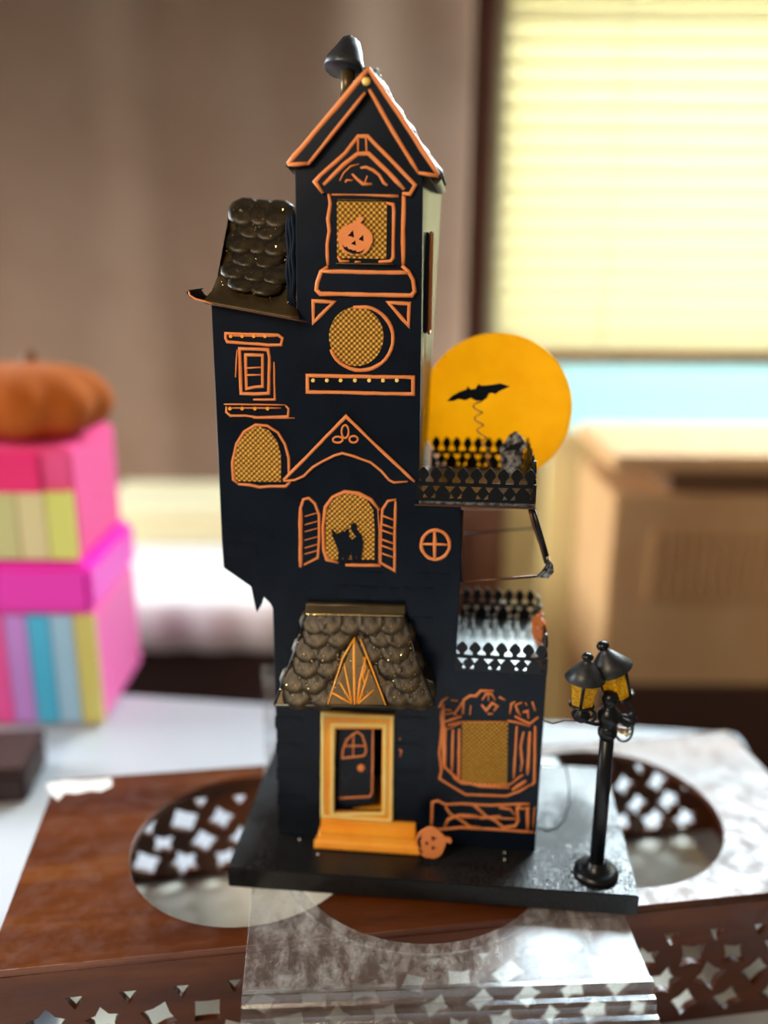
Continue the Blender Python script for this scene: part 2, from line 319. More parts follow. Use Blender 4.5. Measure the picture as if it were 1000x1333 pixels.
box('top_band', -hw+.01, hw-.05, -.089, -.0865, z3-.05, z3-.002, plain('top_pink', (255, 45, 130), .35), t)
pc = at(35, 588, YB+.06); pr = (at(150, 545, YB+.06).x-pc.x); ph = at(35, 475, YB+.06).z-z3
bm = bmesh.new(); sg = 60; rings = []
for i in range(17):
    ph_ = PI*(i/16); ring = []
    for k in range(sg):
        th = 2*PI*k/sg; rib = 1-.09*abs(math.sin(th*5))**.0 * (1-abs(math.cos(th*5)))
        rr = max(pr*math.sin(ph_)**.65*rib, .002); ring.append(bm.verts.new((rr*math.cos(th), rr*.8*math.sin(th), ph/2-ph/2*math.cos(ph_))))
    rings.append(ring)
for A, B in zip(rings, rings[1:]):
    for k in range(sg): bm.faces.new((A[k], A[(k+1) % sg], B[(k+1) % sg], B[k]))
bm.faces.new(rings[0][::-1]); bm.faces.new(rings[-1])
t = empty('pumpkin', (pc.x, YB+.06, z3+.001)); tag(t, 'brown-orange round pumpkin resting on the pink striped box', 'pumpkin')
link('body', bm_mesh('body', bm), varied('pumpkin_orange', s2l((168, 84, 16)), s2l((186, 94, 24)), 5, rough=.95), t, True)
tube('stem', [(0, .03, ph*.90), (.003, .034, ph+.004), (.010, .036, ph+.010)], [.012, .009, .007], plain('stem_brown', (120, 74, 34)), t)

# ================================================================== pierced wooden stand
WZ = .1135; WYAW = math.radians(8.2); WW, WD, TH = .65, .222, .006
ws = empty('pierced_wooden_stand', (.042, .621, .0005), WYAW)
tag(ws, 'long red-brown wooden stand with two round openings and pierced star sides', 'stand')
def wl(p): return ((p.x-.042)*math.cos(WYAW)+(p.y-.621)*math.sin(WYAW), -(p.x-.042)*math.sin(WYAW)+(p.y-.621)*math.cos(WYAW))
me = fill2d([[(-WW/2, -WD/2), (WW/2, -WD/2), (WW/2, WD/2), (-WW/2, WD/2)], circ(-.152, .000, .0925, n=72), circ(.154, .001, .0935, n=72)], TH/2, .0008)
me.transform(Matrix.Translation((0, 0, WZ-TH/2))); link('top_board', me, wood, ws)
def star(cx, cy, r, rot, k=5, inner=.62):
    return [(cx+(r if i % 2 == 0 else r*inner)*math.cos(rot+PI*i/k), cy+(r if i % 2 == 0 else r*inner)*math.sin(rot+PI*i/k)) for i in range(2*k)]
def pierced(length, seed, margin=.02):
    rg = random.Random(seed); ol = [[(-length/2, 0), (length/2, 0), (length/2, WZ-TH-.0003), (-length/2, WZ-TH-.0003)]]
    px_ = .036; nx = int((length-2*margin)/px_)
    for row, (yy, off) in enumerate(((.062, 0), (.040, .5), (.018, 0))):
        for i in range(nx+1):
            x = -nx*px_/2+(i+off)*px_ if off else -nx*px_/2+i*px_
            if abs(x) > length/2-margin: continue
            ol.append(star(x+rg.uniform(-.002, .002), yy+rg.uniform(-.0015, .0015), rg.uniform(.0125, .0150), rg.uniform(0, 6), rg.choice((4, 5, 4)), rg.uniform(.5, .68)))
    for i in range(nx):
        x = -nx*px_/2+(i+.5)*px_
        if abs(x) > length/2-margin: continue
        ol.append([(x-.006, .0855), (x+.006, .0855), (x+.004, .080), (x, .0745), (x-.0035, .080)])
    return fill2d(ol, .0025)
for nm, ln, loc, rz, sd in (('front_panel', WW-.0, (0, -WD/2+.0025, 0), 0, 1), ('back_panel', WW-.0, (0, WD/2-.0025, 0), 0, 2),
                            ('end_panel', WD-.0106, (-WW/2+.0025, 0, 0), PI/2, 3), ('end_panel', WD-.0106, (WW/2-.0025, 0, 0), PI/2, 4)):
    me = pierced(ln, sd); me.transform(Matrix.Translation(loc) @ Matrix.Rotation(rz, 4, 'Z') @ Matrix.Rotation(PI/2, 4, 'X')); link(nm, me, wood, ws)
# remains of a torn white sticker near the back left corner
c0 = wl(atz(62, 1036, WZ)); rg = random.Random(3); pap = mat('torn_paper', (.78, .74, .70), .8)
ol = [wl(atz(x, y, WZ)) for x, y in ((60, 1022), (82, 1017), (110, 1017), (145, 1014), (146, 1024), (132, 1031), (118, 1030), (100, 1034), (84, 1033), (76, 1043), (68, 1036))]
me = fill2d([ol], .00012); me.transform(Matrix.Translation((0, 0, WZ+.0002))); lb = link('torn_sticker', me, pap, ws); lb['label'] = 'torn white paper sticker'

# ================================================================== clear plastic tray
PZ = WZ+.0006; PT = .0034
pt_ = empty('clear_plastic_tray', (.0, .0, PZ), 0); tag(pt_, 'clear scuffed plastic tray with round cutout and ridged front under the model house', 'tray')
q = [(-.114635, .543293)]
def HW(u, w):       # house frame -> world xy
    c, s = math.cos(-YAW), math.sin(-YAW); return (-.114635+u*c-w*s, .543293+u*s+w*c)
fl, fr, br, bl_ = HW(.034, -.093), HW(.299, -.055), HW(.262, .204), HW(-.010, .166)
me = fill2d([[fl, fr, br, bl_], circ(*HW(.14, .060), .110, n=80)], PT/2, .0006); me.transform(Matrix.Translation((0, 0, PT/2))); link('plate', me, plastic, pt_)
rim = circ(*HW(.14, .060), .1105, n=80)
ri = circ(*HW(.14, .060), .1015, n=80)
# inner flange ring around the cutout
me = fill2d([rim, ri], .0008); me.transform(Matrix.Translation((0, 0, PT-.0012))); link('cutout_rim', me, plastic, pt_)
# ridged front apron going down to the table
ex = (Vector(fr)-Vector(fl)); ey = Vector((ex.y, -ex.x)).normalized()
prof = [(0, PT), (.004, PT), (.0055, -.002), (.0075, -.0035), (.0115, -.0035), (.013, -.006), (.0135, -.010), (.0155, -.0115), (.0195, -.0115), (.021, -.014), (.0215, -.019), (.0235, -.0205), (.0275, -.0205), (.029, -.023), (.0295, -.030), (.033, -.032), (.034, -PZ+.002)]
bm = bmesh.new(); R0 = []
for a, zz in prof:
    R0.append([bm.verts.new((*(Vector(fl)+ey*a), zz)), bm.verts.new((*(Vector(fr)+ey*a), zz))])
for A, B in zip(R0, R0[1:]): bm.faces.new((A[0], A[1], B[1], B[0]))
bmesh.ops.solidify(bm, geom=list(bm.faces), thickness=.0018); link('ridged_front', bm_mesh('ridged_front', bm), ridged, pt_)
# upright back lip
ub = Vector(bl_); vb = Vector(br); e = (vb-ub).normalized(); zt = at(330, 868, ub.y).z-PZ
bm = bmesh.new(); nn = Vector((-e.y, e.x)); A_ = ub+e*.0; B_ = ub+e*.19
for p, qz in ((A_, 0), (B_, 0), (B_, 0), (A_, 0)): pass
vv = [bm.verts.new((*(p+nn*o_), z_)) for o_ in (0, .0022) for z_ in (PT, zt) for p in (A_, B_)]
for f in ((0, 1, 3, 2), (4, 6, 7, 5), (0, 2, 6, 4), (1, 5, 7, 3), (0, 4, 5, 1), (2, 3, 7, 6)): bm.faces.new([vv[i] for i in f])
link('back_lip', bm_mesh('back_lip', bm), plastic, pt_)

# ================================================================== the haunted house
BT = .017; BW, BD = .30, .1626; W0 = .042; DEP = .093
HZ = CAMZ-.438468-BT
hx, hy = HW(BW/2, BD/2)
house = empty('haunted_house_lantern', (hx, hy, HZ), -YAW)
tag(house, 'black tin haunted house with orange outlines, yellow moon and street lamp', 'model house')
def lo(u, w_, v): return V(u-BW/2, w_-BD/2, v+BT)
cyaw, syaw = math.cos(YAW), math.sin(YAW)
HINV = Matrix.Rotation(YAW, 3, 'Z')
ORG = HINV @ (V(0, 0, CAMZ)-V(hx, hy, HZ))            # camera position in the house frame
def hray(px, py): return HINV @ (FW + RT*((px-500)/F) - UP*((py-666.5)/F))
class Surf:
    """a flat face of the model in the house frame: origin, outward normal, right and up axes"""
    def __init__(s, o, n, e1=None):
        s.o = Vector(o); s.n = Vector(n).normalized(); s.e1 = Vector(e1).normalized() if e1 else V(1, 0, 0); s.e1 = (s.e1 - s.n*s.e1.dot(s.n)).normalized(); s.e2 = s.n.cross(s.e1)
    def pt(s, px, py):
        d = hray(px, py); t = (s.o-ORG).dot(s.n)/d.dot(s.n); return ORG+d*t
    def uv(s, px, py):
        p = s.pt(px, py)-s.o; return (p.dot(s.e1), p.dot(s.e2))
    def mtx(s, off=0):
        M = Matrix.Identity(4)
        for i in range(3): M[i][0], M[i][1], M[i][2], M[i][3] = s.e1[i], s.e2[i], s.n[i], s.o[i]+s.n[i]*off
        return M
front = Surf(lo(0, W0, 0), (0, -1, 0))
def plane_w(w_): return Surf(lo(0, w_, 0), (0, -1, 0))
def plate(name, outlines, surf, z0, z1, material, parent, px=True, bevel=0):
    ol = [[surf.uv(*p) for p in o] if px else o for o in outlines]
    me = fill2d(ol, (z1-z0)/2, bevel); me.transform(surf.mtx((z0+z1)/2)); return link(name, me, material, parent)
PXM = .00055
def stroke_bm(bm, pts, wid, surf, closed=False, h=.0011, z0=0, px=True, wob=.10):
    P = [Vector(surf.uv(*p)) if px else Vector(p) for p in pts]
    # subdivide long runs so hand-painted wobble shows
    Q = []; n = len(P)
    for i in range(n if closed else n-1):
        a, c = P[i], P[(i+1) % n]; k = max(1, int((c-a).length/.006))
        for j in range(k): Q.append(a.lerp(c, j/k))
    if not closed: Q.append(P[-1])
    n = len(Q); half = wid*PXM/2; rings = []; M = surf.mtx()
    for i, p in enumerate(Q):
        a = Q[i-1] if (i > 0 or closed) else None; c = Q[(i+1) % n] if (i < n-1 or closed) else None
        d1 = (p-a).normalized() if a is not None and (p-a).length > 1e-9 else None; d2 = (c-p).normalized() if c is not None and (c-p).length > 1e-9 else None
        d1 = d1 or d2; d2 = d2 or d1; t = d1+d2; t = t.normalized() if t.length > .2 else d2; nr = Vector((-t.y, t.x)); sc = 1/max(.55, nr.dot(Vector((-d1.y, d1.x))))
        hw = half*(1+random.uniform(-wob, wob))*sc; jit = nr*half*random.uniform(-wob, wob)*.8
        end = (not closed) and (i in (0, n-1))
        if end: hw *= .75
        ring = []
        for f, zz in ((-1, 0), (-.72, .75), (0, 1), (.72, .75), (1, 0)):
            q2 = p+jit+nr*hw*f; ring.append(bm.verts.new(M @ V(q2.x, q2.y, z0-.0002+(h+.0002)*zz)))
        rings.append(ring)
    for i in range(n if closed else n-1):
        A, B = rings[i], rings[(i+1) % n]
        for k in range(4): bm.faces.new((A[k], A[k+1], B[k+1], B[k]))
        bm.faces.new((A[4], A[0], B[0], B[4]))
    if not closed: bm.faces.new(rings[0][::-1]); bm.faces.new(rings[-1])
def strokes(name, lst, parent, material=None, surf=front, h=.0011, z0=0, wob=.10):
    """lst: (points, width_px, closed)"""
    bm = bmesh.new()
    for it in lst:
        pts, wd = it[0], it[1]; cl = it[2] if len(it) > 2 else False
        stroke_bm(bm, pts, wd, surf, cl, h, z0, wob=wob)
    return link(name, bm_mesh(name, bm), material or orange, parent, True)

# --- base board
bb = box('base_board', -BW/2, BW/2, -BD/2, BD/2, 0, BT, base_m, house, .0008)

# --- body of the house: one sheet-metal silhouette with depth, door opening cut through
door_hole = [(436, 944), (500, 944.5), (499, 1058), (433, 1056)]
sil = [(384, 205), (480, 96), (552, 205), (551, 222), (545.5, 655), (600, 658), (599.5, 755), (593, 872), (712, 877.5), (697.5, 1107)]
sil_uv = [front.uv(*p) for p in sil] 
bot = 0.0
left = [(354, 1087), (355, 792), (352, 786), (338, 772), (291, 739), (288.5, 700), (275, 397), (386, 413)]
ol = [front.uv(*p) for p in sil[:-1]]+[(front.uv(712, 877.5)[0], 0.0)]+[(front.uv(355, 792)[0]-.0008, 0.0)]+[front.uv(*p) for p in left[1:]]
me = fill2d([ol, [front.uv(*p) for p in door_hole]], DEP/2, .0005); me.transform(front.mtx(-DEP/2))
uR = front.pt(549, 300).x; vlim = .285+BT
for v_ in me.vertices:
    if v_.co.y > front.o.y+DEP*.6 and abs(v_.co.x-uR) < .004 and v_.co.z > vlim: v_.co.x += (v_.co.z-vlim)*.045
wall = link('house_wall', me, black, house)
# embossed bricks
bmk = bmesh.new(); box_bm(bmk, -.0107, .0107, -.0001, .0006, -.0052, .0052, .0003); brick_me = bm_mesh('brick', bmk); brick_me.materials.append(black)
def brick(p, rz=0, sx=1):
    o = D.objects.new('brick', brick_me); C.objects.link(o); o.parent = wall; o.location = p; o.rotation_euler = (0, 0, rz); o.scale = (sx, 1, 1)
def brick_field(pa, pb, skip=.0, seed=1):
    rg = random.Random(seed); a, c = front.uv(*pa), front.uv(*pb); r = 0; y = min(a[1], c[1])+.0055
    while y+.005 < max(a[1], c[1]):
        x = min(a[0], c[0])+.011+(.011 if r % 2 else 0)
        while x+.0105 < max(a[0], c[0]):
            if rg.random() > skip: brick(front.o+front.e1*x+front.e2*y+front.n*.0004)
            x += .0222
        y += .0112; r += 1
brick_field((357, 930), (414, 1084), .1, 1); brick_field((292, 640), (372, 728), .2, 2); brick_field((357, 742), (395, 780), .2, 3)
brick_field((387, 222), (424, 330), .25, 4); brick_field((516, 930), (566, 1020), .3, 5); brick_field((440, 742), (545, 784), .35, 6); brick_field((525, 740), (590, 860), .3, 7)
uR2 = front.pt(549, 300).x
for r in range(17):
    zz = .292+r*.0112
    for k in range(3):
        if zz > .478: continue
        ww_ = .014+(.010 if r % 2 else 0)+k*.0225
        if ww_ > DEP-.012: continue
        f = ww_/DEP; sh = max(0, zz-.285)*.045*f
        brick(V(uR2-.0008+sh, front.o.y+ww_, zz+BT), PI/2+math.atan2(-max(0, zz-.285)*.045, DEP)*1)
# interior seen through the open door
ins = plate('interior_back', [[(428, 936), (508, 936), (508, 1064), (428, 1064)]], plane_w(W0+.05), -.001, .001, black, house)
fz = front.uv(466, 1057)[1]; ux0, ux1 = front.uv(436, 1000)[0], front.uv(500, 1000)[0]
bm = bmesh.new(); A = front.o; box_bm(bm, A.x+ux0, A.x+ux1, A.y+.004, A.y+.048, A.z+fz-.001, A.z+fz+.001); link('interior_floor', bm_mesh('interior_floor', bm), amber, house)

# --- door: frame with lines, ajar leaf, knob, small window
df_ = plate('door_frame', [[(419, 925), (514, 928), (511, 1067), (418.5, 1061)], [(438, 946), (498, 946), (497, 1056), (434, 1054)]], front, -.0002, .0035, amber, house, bevel=.0005)
strokes('frame_line', [([(421.5, 927), (511, 930.5), (509.5, 1065), (421, 1059)], 6, True), ([(434, 940.5), (502, 941), (501.5, 1056), (433, 1057)], 7, True)], df_, yellowp, z0=.0034, h=.0009, wob=.06)
ds = Surf(lo(0, W0+.012, 0), (-.10, -1, 0))
dl = plate('door_leaf', [[(438, 940), (488, 940), (487, 1044), (438, 1056)]], ds, -.001, .001, black, house)
strokes('leaf_line', [([(486, 946), (485, 1030), (482, 1036), (441, 1038)], 3)], dl, None, ds, z0=.001, h=.0006)
strokes('leaf_window', [([(446, 986), (447, 975), (452, 962), (460, 955), (466, 952), (472, 956), (476, 968), (477, 978), (474, 983)], 3, True), ([(461, 955), (460, 985)], 2.6), ([(449, 970), (475, 970)], 2.6)], dl, None, ds, z0=.001, h=.0006)
plate('door_knob', [circ(471, 997.5, 5, 4.6, 16)], ds, .0006, .0035, orange, dl, bevel=.001)

# --- entrance steps
u0, u1 = front.uv(419, 1062)[0], front.uv(541, 1070)[0]; v0 = front.uv(466, 1066)[1]
sw = Surf(front.o, front.n); M = front.o
wf_ = atz(474, 1110, HZ+BT); wd_ = (HINV @ (wf_-V(hx, hy, HZ))).y
dd = front.o.y - wd_
h3 = v0+.001
prof = [(0, 0), (dd, 0), (dd, h3*.20), (dd-.004, h3*.36), (dd*.66, h3*.40), (dd*.62, h3*.66), (dd*.36, h3*.70), (dd*.32, h3*.97), (0, h3)]
bm = bmesh.new(); cols_ = []
for k, (du, ) in enumerate(((u0,), (u1,))):
    s_ = -1 if k == 0 else 1
    cols_.append([bm.verts.new((M.x+du+s_*(.004 if (a >= dd-.005 and z_ < h3*.4) else 0), M.y-a, M.z+z_+.0001)) for a, z_ in prof])
A, B = cols_
for i in range(len(prof)): bm.faces.new((A[i], A[(i+1) % len(prof)], B[(i+1) % len(prof)], B[i]))
bm.faces.new(A[::-1]); bm.faces.new(B); bmesh.ops.recalc_face_normals(bm, faces=bm.faces)
bmesh.ops.bevel(bm, geom=[e for e in bm.edges if abs(e.verts[0].co.x-e.verts[1].co.x) > .02], offset=.0011, segments=2, affect='EDGES')
link('steps', bm_mesh('steps', bm), amber, house)

# --- pumpkin face cutouts
def pumpkin(name, cx, cy, r, rot, surf, z0, parent, th=.0012):
    cs, sn = math.cos(rot), math.sin(rot)
    def T(x, y): return (cx+(x*cs-y*sn)*r, cy+(x*sn+y*cs)*r)
    body = []
    for i in range(40):
        a = 2*PI*i/40; rr = 1-.05*abs(math.sin(2.5*a))**6; body.append((rr*1.03*math.sin(a), -rr*.96*math.cos(a)))
    stem = [(.0, -.95), (-.02, -1.2), (-.10, -1.28)]
    pts = [p for p in body if not (p[1] < -.9 and abs(p[0]) < .22)]
    # rotate list so it begins right of the stem
    pts = sorted(pts, key=lambda p: math.atan2(p[0], -p[1]) % (2*PI))
    outl = pts+[(-.16, -.98), (-.10, -1.18), (.02, -1.36), (.26, -1.34), (.30, -1.22), (.16, -.98)]
    eyes = [[(-.46, -.12), (-.20, -.50), (-.06, -.08), (-.25, -.12)], [(.20, -.02), (.42, -.34), (.52, .04), (.36, .02)], [(-.20, .30), (.02, .05), (.12, .36)]]
    mouth = [(-.72, .38), (-.50, .56), (-.42, .48), (-.28, .62), (-.10, .62), (.0, .68), (.12, .60), (.22, .72), (.48, .62), (.66, .44), (.50, .80), (.18, .92), (-.20, .86), (-.52, .70)]
    return plate(name, [[T(*p) for p in outl]]+[[T(*p) for p in e] for e in eyes+[mouth]], surf, z0, z0+th, orange, parent)
# tower window
tw = plate('tower_window', [circ(471, 301, 1, 1, 4)], front, -.001, .0, black, house)
D.objects.remove(tw)
pl = plate('window_pediment', [[(410, 237), (467, 178), (480, 178), (542, 241), (534, 253), (420, 252)]], front, -.0002, .0022, black, house, bevel=.0008)
strokes('pediment_line', [([(421, 252), (411, 237), (418, 229), (450, 200), (467, 178), (479, 178), (541, 241), (534, 253), (524, 252)], 5), ([(422, 241), (448, 215), (466, 201), (480, 200), (505, 224), (527, 247)], 5.5), ([(467, 181), (467, 198)], 3.6), ([(477, 180), (478, 198)], 3.6),
    ([(443, 236), (448, 226), (457, 217), (468, 214)], 2.2), ([(470, 219), (477, 218), (486, 222), (494, 228), (500, 238), (505, 242)], 4), ([(459, 227), (466, 234), (473, 240), (485, 240)], 4), ([(479, 229), (476, 238)], 3), ([(450, 238), (452, 235), (460, 235)], 3)], pl, z0=.0021)
pa = plate('mesh_pane', [[(439, 262), (504, 262.5), (503, 337), (439, 336)]], front, -.0002, .0006, gold, house)
strokes('window_frame', [([(428, 252), (430, 265), (427, 285), (429, 300), (426, 318), (427, 346)], 5), ([(526, 252), (525, 300), (525, 346)], 6), ([(432, 253), (460, 252), (519, 255)], 5), ([(503, 264), (512, 266), (513, 275), (512, 335), (509, 340), (493, 341)], 4.5), ([(440, 334), (443, 340), (455, 340)], 4), ([(462, 341), (470, 341)], 3)], house)
strokes('window_molding', [([(425, 247), (519, 248)], 2.5), ([(440, 260), (504, 261)], 3), ([(438, 343), (514, 344)], 3)], house, bronze, h=.002)
ws_ = plate('window_sill', [[(428, 347), (418, 355), (413, 372), (414, 381), (536, 384), (539, 365), (533, 353), (524, 347)]], front, -.0002, .003, black, house, bevel=.0012)
strokes('sill_line', [([(428, 347), (419, 354), (414, 368), (413, 377), (418, 382), (536, 384.5), (540, 379), (538, 364), (532, 353), (524, 346)], 5.5), ([(420, 353), (534, 355)], 5.5)], ws_, z0=.0024, h=.0016)
pumpkin('pumpkin_face', 463, 311.5, 22.3, .16, front, .0015, house)
plate('pumpkin_backing', [circ(463, 312, 19, 18, 24)], front, .0007, .0014, black, house)
# corner triangles
strokes('corner_triangle', [([(408, 392), (435, 393), (408, 420)], 5, True)], house, h=.0016); strokes('corner_triangle', [([(506, 394), (533, 395), (532, 424)], 5, True)], house, h=.0016)
# round window
plate('round_mesh_pane', [circ(464, 438, 35.5, 38.5, 48)], front, -.0002, .0006, gold, house)
strokes('round_window_ring', [([(460, 400), *[(470+42*math.cos(math.radians(a)), 440.5+41.5*math.sin(math.radians(a))) for a in range(-80, 165, 10)]], 5)], house, h=.0016)
# string course with studs
bc = strokes('string_course', [([(400.5, 489), (538, 491), (538, 513), (400.5, 510)], 5, True)], house, h=.0016)
for x in (408, 426, 444, 462.5, 481, 499, 517): plate('stud', [circ(x, 495, 2.7, 2.7, 12)], front, 0, .0016, yellowp, bc, bevel=.0005)
# left wing decorations
a1 = strokes('wing_cornice', [([(294, 434), (362, 436), (368, 440), (366, 449), (350, 449), (296, 445), (294, 440)], 4, True), ([(300, 437), (360, 438)], 2)], house)
for x in (301, 316, 331, 345.5): plate('stud', [circ(x, 437.5, 2.3, 2.3, 12)], front, 0, .0016, amber, a1)
a2 = strokes('wing_window', [([(312, 454), (349, 455), (351, 465), (350, 512), (332, 513), (314, 512), (313, 480)], 4.6, True), ([(320, 462), (342, 462), (342, 503), (331, 504), (321, 506)], 4.2, True), ([(321, 479), (341, 478)], 3), ([(321, 488), (342, 488)], 3.4), ([(309, 455), (307, 491)], 2.4), ([(357, 471), (358, 520), (330, 520)], 3)], house)
a3 = strokes('wing_cornice', [([(295, 529), (295, 536), (300, 541), (320, 541), (335, 543), (375, 542), (376, 532), (372, 528)], 3.2), ([(300, 531), (366, 531)], 2), ([(292, 526), (372, 527)], 2), ([(330, 544), (384, 544)], 2)], house)
for x in (300, 316, 332.5, 349): plate('stud', [circ(x, 531.5, 2.3, 2.3, 12)], front, 0, .0016, amber, a3)
plate('arch_mesh_pane', [[(305, 626), (304.5, 600), (309, 578), (320, 562), (336, 554), (350, 560), (361, 574), (366, 592), (366, 627)]], front, -.0002, .0006, gold, house)
strokes('arch_frame', [([(311, 630), (304, 624), (303, 602), (308, 578), (318, 562), (333, 553), (348, 554), (362, 563), (371, 578), (376, 596), (377, 628), (372, 633), (350, 633), (338, 634), (325, 631), (310, 630)], 4)], house)
# hood over the cat window
hd = plate('window_hood', [[(370, 625), (451, 541), (541, 627), (510, 627), (497, 612), (481, 601), (461, 593), (446, 590), (420, 600), (395, 620), (383, 625)]], front, -.0002, .002, black, house, bevel=.0008)
strokes('hood_line', [([(370, 624), (400, 594), (451, 541.5), (495, 584), (540, 626)], 4.4), ([(370, 625), (384, 624), (396, 619), (408, 607), (420, 600), (436, 592), (446, 589), (461, 593), (472, 597), (483, 601), (497, 612), (507, 624), (513, 627), (531, 626)], 3.6)], hd, z0=.0018)
strokes('trefoil', [(circ(450, 561, 4.6, 8.4, 18), 3, True), (circ(440.5, 571.5, 6.5, 4, 16), 3, True), (circ(461, 571, 5.5, 4.4, 16), 3, True)], hd, z0=.0018)
# cat window, shutters and cat
plate('cat_mesh_pane', [[(424.5, 728), (424, 690), (426, 664), (434, 650), (448, 643), (464, 643), (478, 650), (486, 664), (488, 690), (487.5, 728)]], front, -.0002, .0006, gold, house)
strokes('cat_window_frame', [([(441, 732), (426, 728), (422, 716), (421, 685), (424, 660), (433, 647), (449, 640), (467, 642), (483, 650), (494, 664)], 5), ([(450, 735), (496, 736)], 5), ([(492, 662), (494, 690), (493.5, 734)], 2)], house, h=.0016)
strokes('shutter', [([(391.5, 738), (391.5, 662), (395, 650), (402, 648), (410, 655), (415.5, 670), (416, 700), (414, 726), (396, 735)], 4), ([(391.5, 738), (391.5, 660)], 6)]+[([(397, y), (415, y-5)], 2) for y in (672, 683, 692, 703, 713, 721)], house)
strokes('shutter', [([(516, 650), (505, 652), (498, 663), (496, 690), (495.5, 732), (514, 743), (514, 700), (515, 652)], 4)]+[([(497, y), (514, y+6)], 3.2) for y in (671, 682, 690, 702, 710, 720)], house)
plate('cat_silhouette', [[(432.3, 687.5), (438, 694), (449, 691), (453.6, 686.6), (455, 699), (458, 702), (463.5, 698), (457, 687.5), (457, 682), (461, 680), (465, 682), (464.4, 687.5), (470.7, 695.6), (473, 706.4), (470, 730), (465, 730), (464.4, 718), (462.6, 730), (458.6, 730), (458, 717), (452.7, 730), (448, 732), (446.4, 718), (445, 733), (440, 730), (441, 717), (437.4, 706), (433, 697)]], front, .0008, .0018, black, house)
# round vent
strokes('round_vent', [(circ(567, 709, 18.5, 19, 30), 5, True), ([(566, 692), (566, 728)], 5.5), ([(549, 708), (585, 709)], 4)], house)
# bay window at the right
plate('bay_mesh_pane', [[(602, 938), (661.5, 938.5), (660, 1021), (600.5, 1018)]], front, -.0002, .0006, gold, house)
strokes('bay_window_frame', [([(574, 924), (575, 945), (574, 962), (572, 980), (575, 1003), (572.5, 1013), (588, 1023), (606, 1034), (660, 1036), (676, 1030), (691, 1021)], 3.6), ([(697, 945), (696, 1018), (692, 1022)], 4.4), ([(580, 946), (579, 998), (598, 1016), (625, 1023), (663, 1025)], 4.6), ([(577, 916), (578, 1000)], 5.5),
    ([(590, 949), (588.5, 1003)], 4.2), ([(598, 948), (597.5, 1016)], 4.6), ([(673, 945), (671, 980), (669, 1013)], 4), ([(682, 952), (678, 972), (680, 992), (678, 1004)], 4), ([(690, 952), (687, 1008)], 5), ([(667, 1028), (685, 1016)], 5.5), ([(671, 1015), (681, 1008)], 4), ([(577, 940), (601, 932)], 5), ([(583, 944), (600, 939)], 4), ([(661, 938), (672, 940), (690, 945)], 4), ([(670, 932), (690, 942), (701, 933)], 4), ([(580, 950), (602, 940), (660, 939)], 1.6), ([(590, 1012), (602, 1020), (664, 1021), (676, 1012)], 2.4)], house)
strokes('bay_window_crest', [([(603, 929), (604, 911), (612, 905.5), (620, 906), (626, 899), (643, 899)], 4.4), ([(612, 930), (613, 918)], 3), ([(628, 911), (633, 903), (640, 903), (645, 911)], 3.4), ([(627, 917), (633, 925), (641, 915), (648, 919), (643, 925)], 4), ([(636, 904), (636, 912)], 2.6), ([(650, 907), (658, 911)], 4), ([(572, 921), (576, 912), (583, 907)], 4.6), ([(587, 911), (596, 912)], 3.4), ([(576, 923), (588, 924)], 4), ([(591, 930), (603, 913)], 4), ([(635, 929), (642, 929)], 3),
    ([(664, 929), (666, 916), (671, 913)], 3.4), ([(671, 917), (674, 925), (678, 931)], 4), ([(672, 917), (680, 914)], 3), ([(693, 913), (697, 925)], 4), ([(681, 927), (687, 925), (688, 935)], 4), ([(684, 914), (686, 918)], 3), ([(577, 930), (590, 927), (595, 931)], 3)], house)
strokes('flower_box', [([(562, 1078), (563, 1044), (570, 1042), (580, 1047), (600, 1046), (640, 1048), (690, 1046)], 4), ([(566, 1080), (580, 1079), (600, 1077), (640, 1079), (680, 1082), (696, 1083)], 4), ([(580, 1050), (586, 1059), (598, 1066), (612, 1076), (626, 1077)], 4), ([(579, 1076), (584, 1066), (598, 1061), (622, 1062)], 4.4), ([(616, 1047), (622, 1052), (634, 1063), (645, 1068), (655, 1077), (671, 1075), (675, 1068), (673, 1050)], 4.4), ([(600, 1063), (640, 1064), (675, 1066)], 2.6), ([(625, 1065), (652, 1062)], 4), ([(650, 1051), (664, 1053), (671, 1061)], 4), ([(687, 1050), (687, 1080)], 5), ([(696, 1050), (694, 1078)], 2), ([(676, 1047), (676, 1052), (690, 1052)], 4)], house)
strokes('wall_scratch', [([(521, 960), (521, 963)], 2), ([(520, 975), (523, 977), (521, 984)], 3)], house)
pumpkin('ground_pumpkin', 561, 1096, 20, 1.35, plane_w(W0-.020), 0, house, .0014)
gp = house.children[-1]
plate('ground_pumpkin_backing', [circ(561, 1096, 17, 17, 24)], plane_w(W0-.020), -.0012, -.0001, black, house)

# --- tower roof: gable slabs, fascia with orange lines, finial bead
gab_o = [(480, 87), (372, 216), (404, 216), (478, 119), (541, 226), (573, 230)]
fs = plane_w(W0-.004)
fa = plate('gable_fascia', [[(480, 88), (372, 217), (403, 215), (478, 118), (544, 226), (573, 230)]], fs, -.004, .001, black, house)
strokes('fascia_line', [([(480, 90), (428, 152), (375, 214)], 6), ([(480, 90), (520, 149), (571, 228)], 6), ([(375, 214.5), (401, 213)], 5), ([(476, 121), (440, 166), (401, 214)], 4.5), ([(481, 117), (510, 168), (545, 225)], 5), ([(545, 225), (571, 229)], 5)], fa, surf=fs, z0=.0008, h=.0014)
plate('apex_bead', [circ(477.5, 107, 5.5, 5.5, 18)], fs, .0005, .004, yellowp, fa, bevel=.0015)
e1, e2, ap = fs.uv(372, 217), fs.uv(573, 230), fs.uv(480, 87)
e2 = (e2[0]+.001, e2[1]-.001)
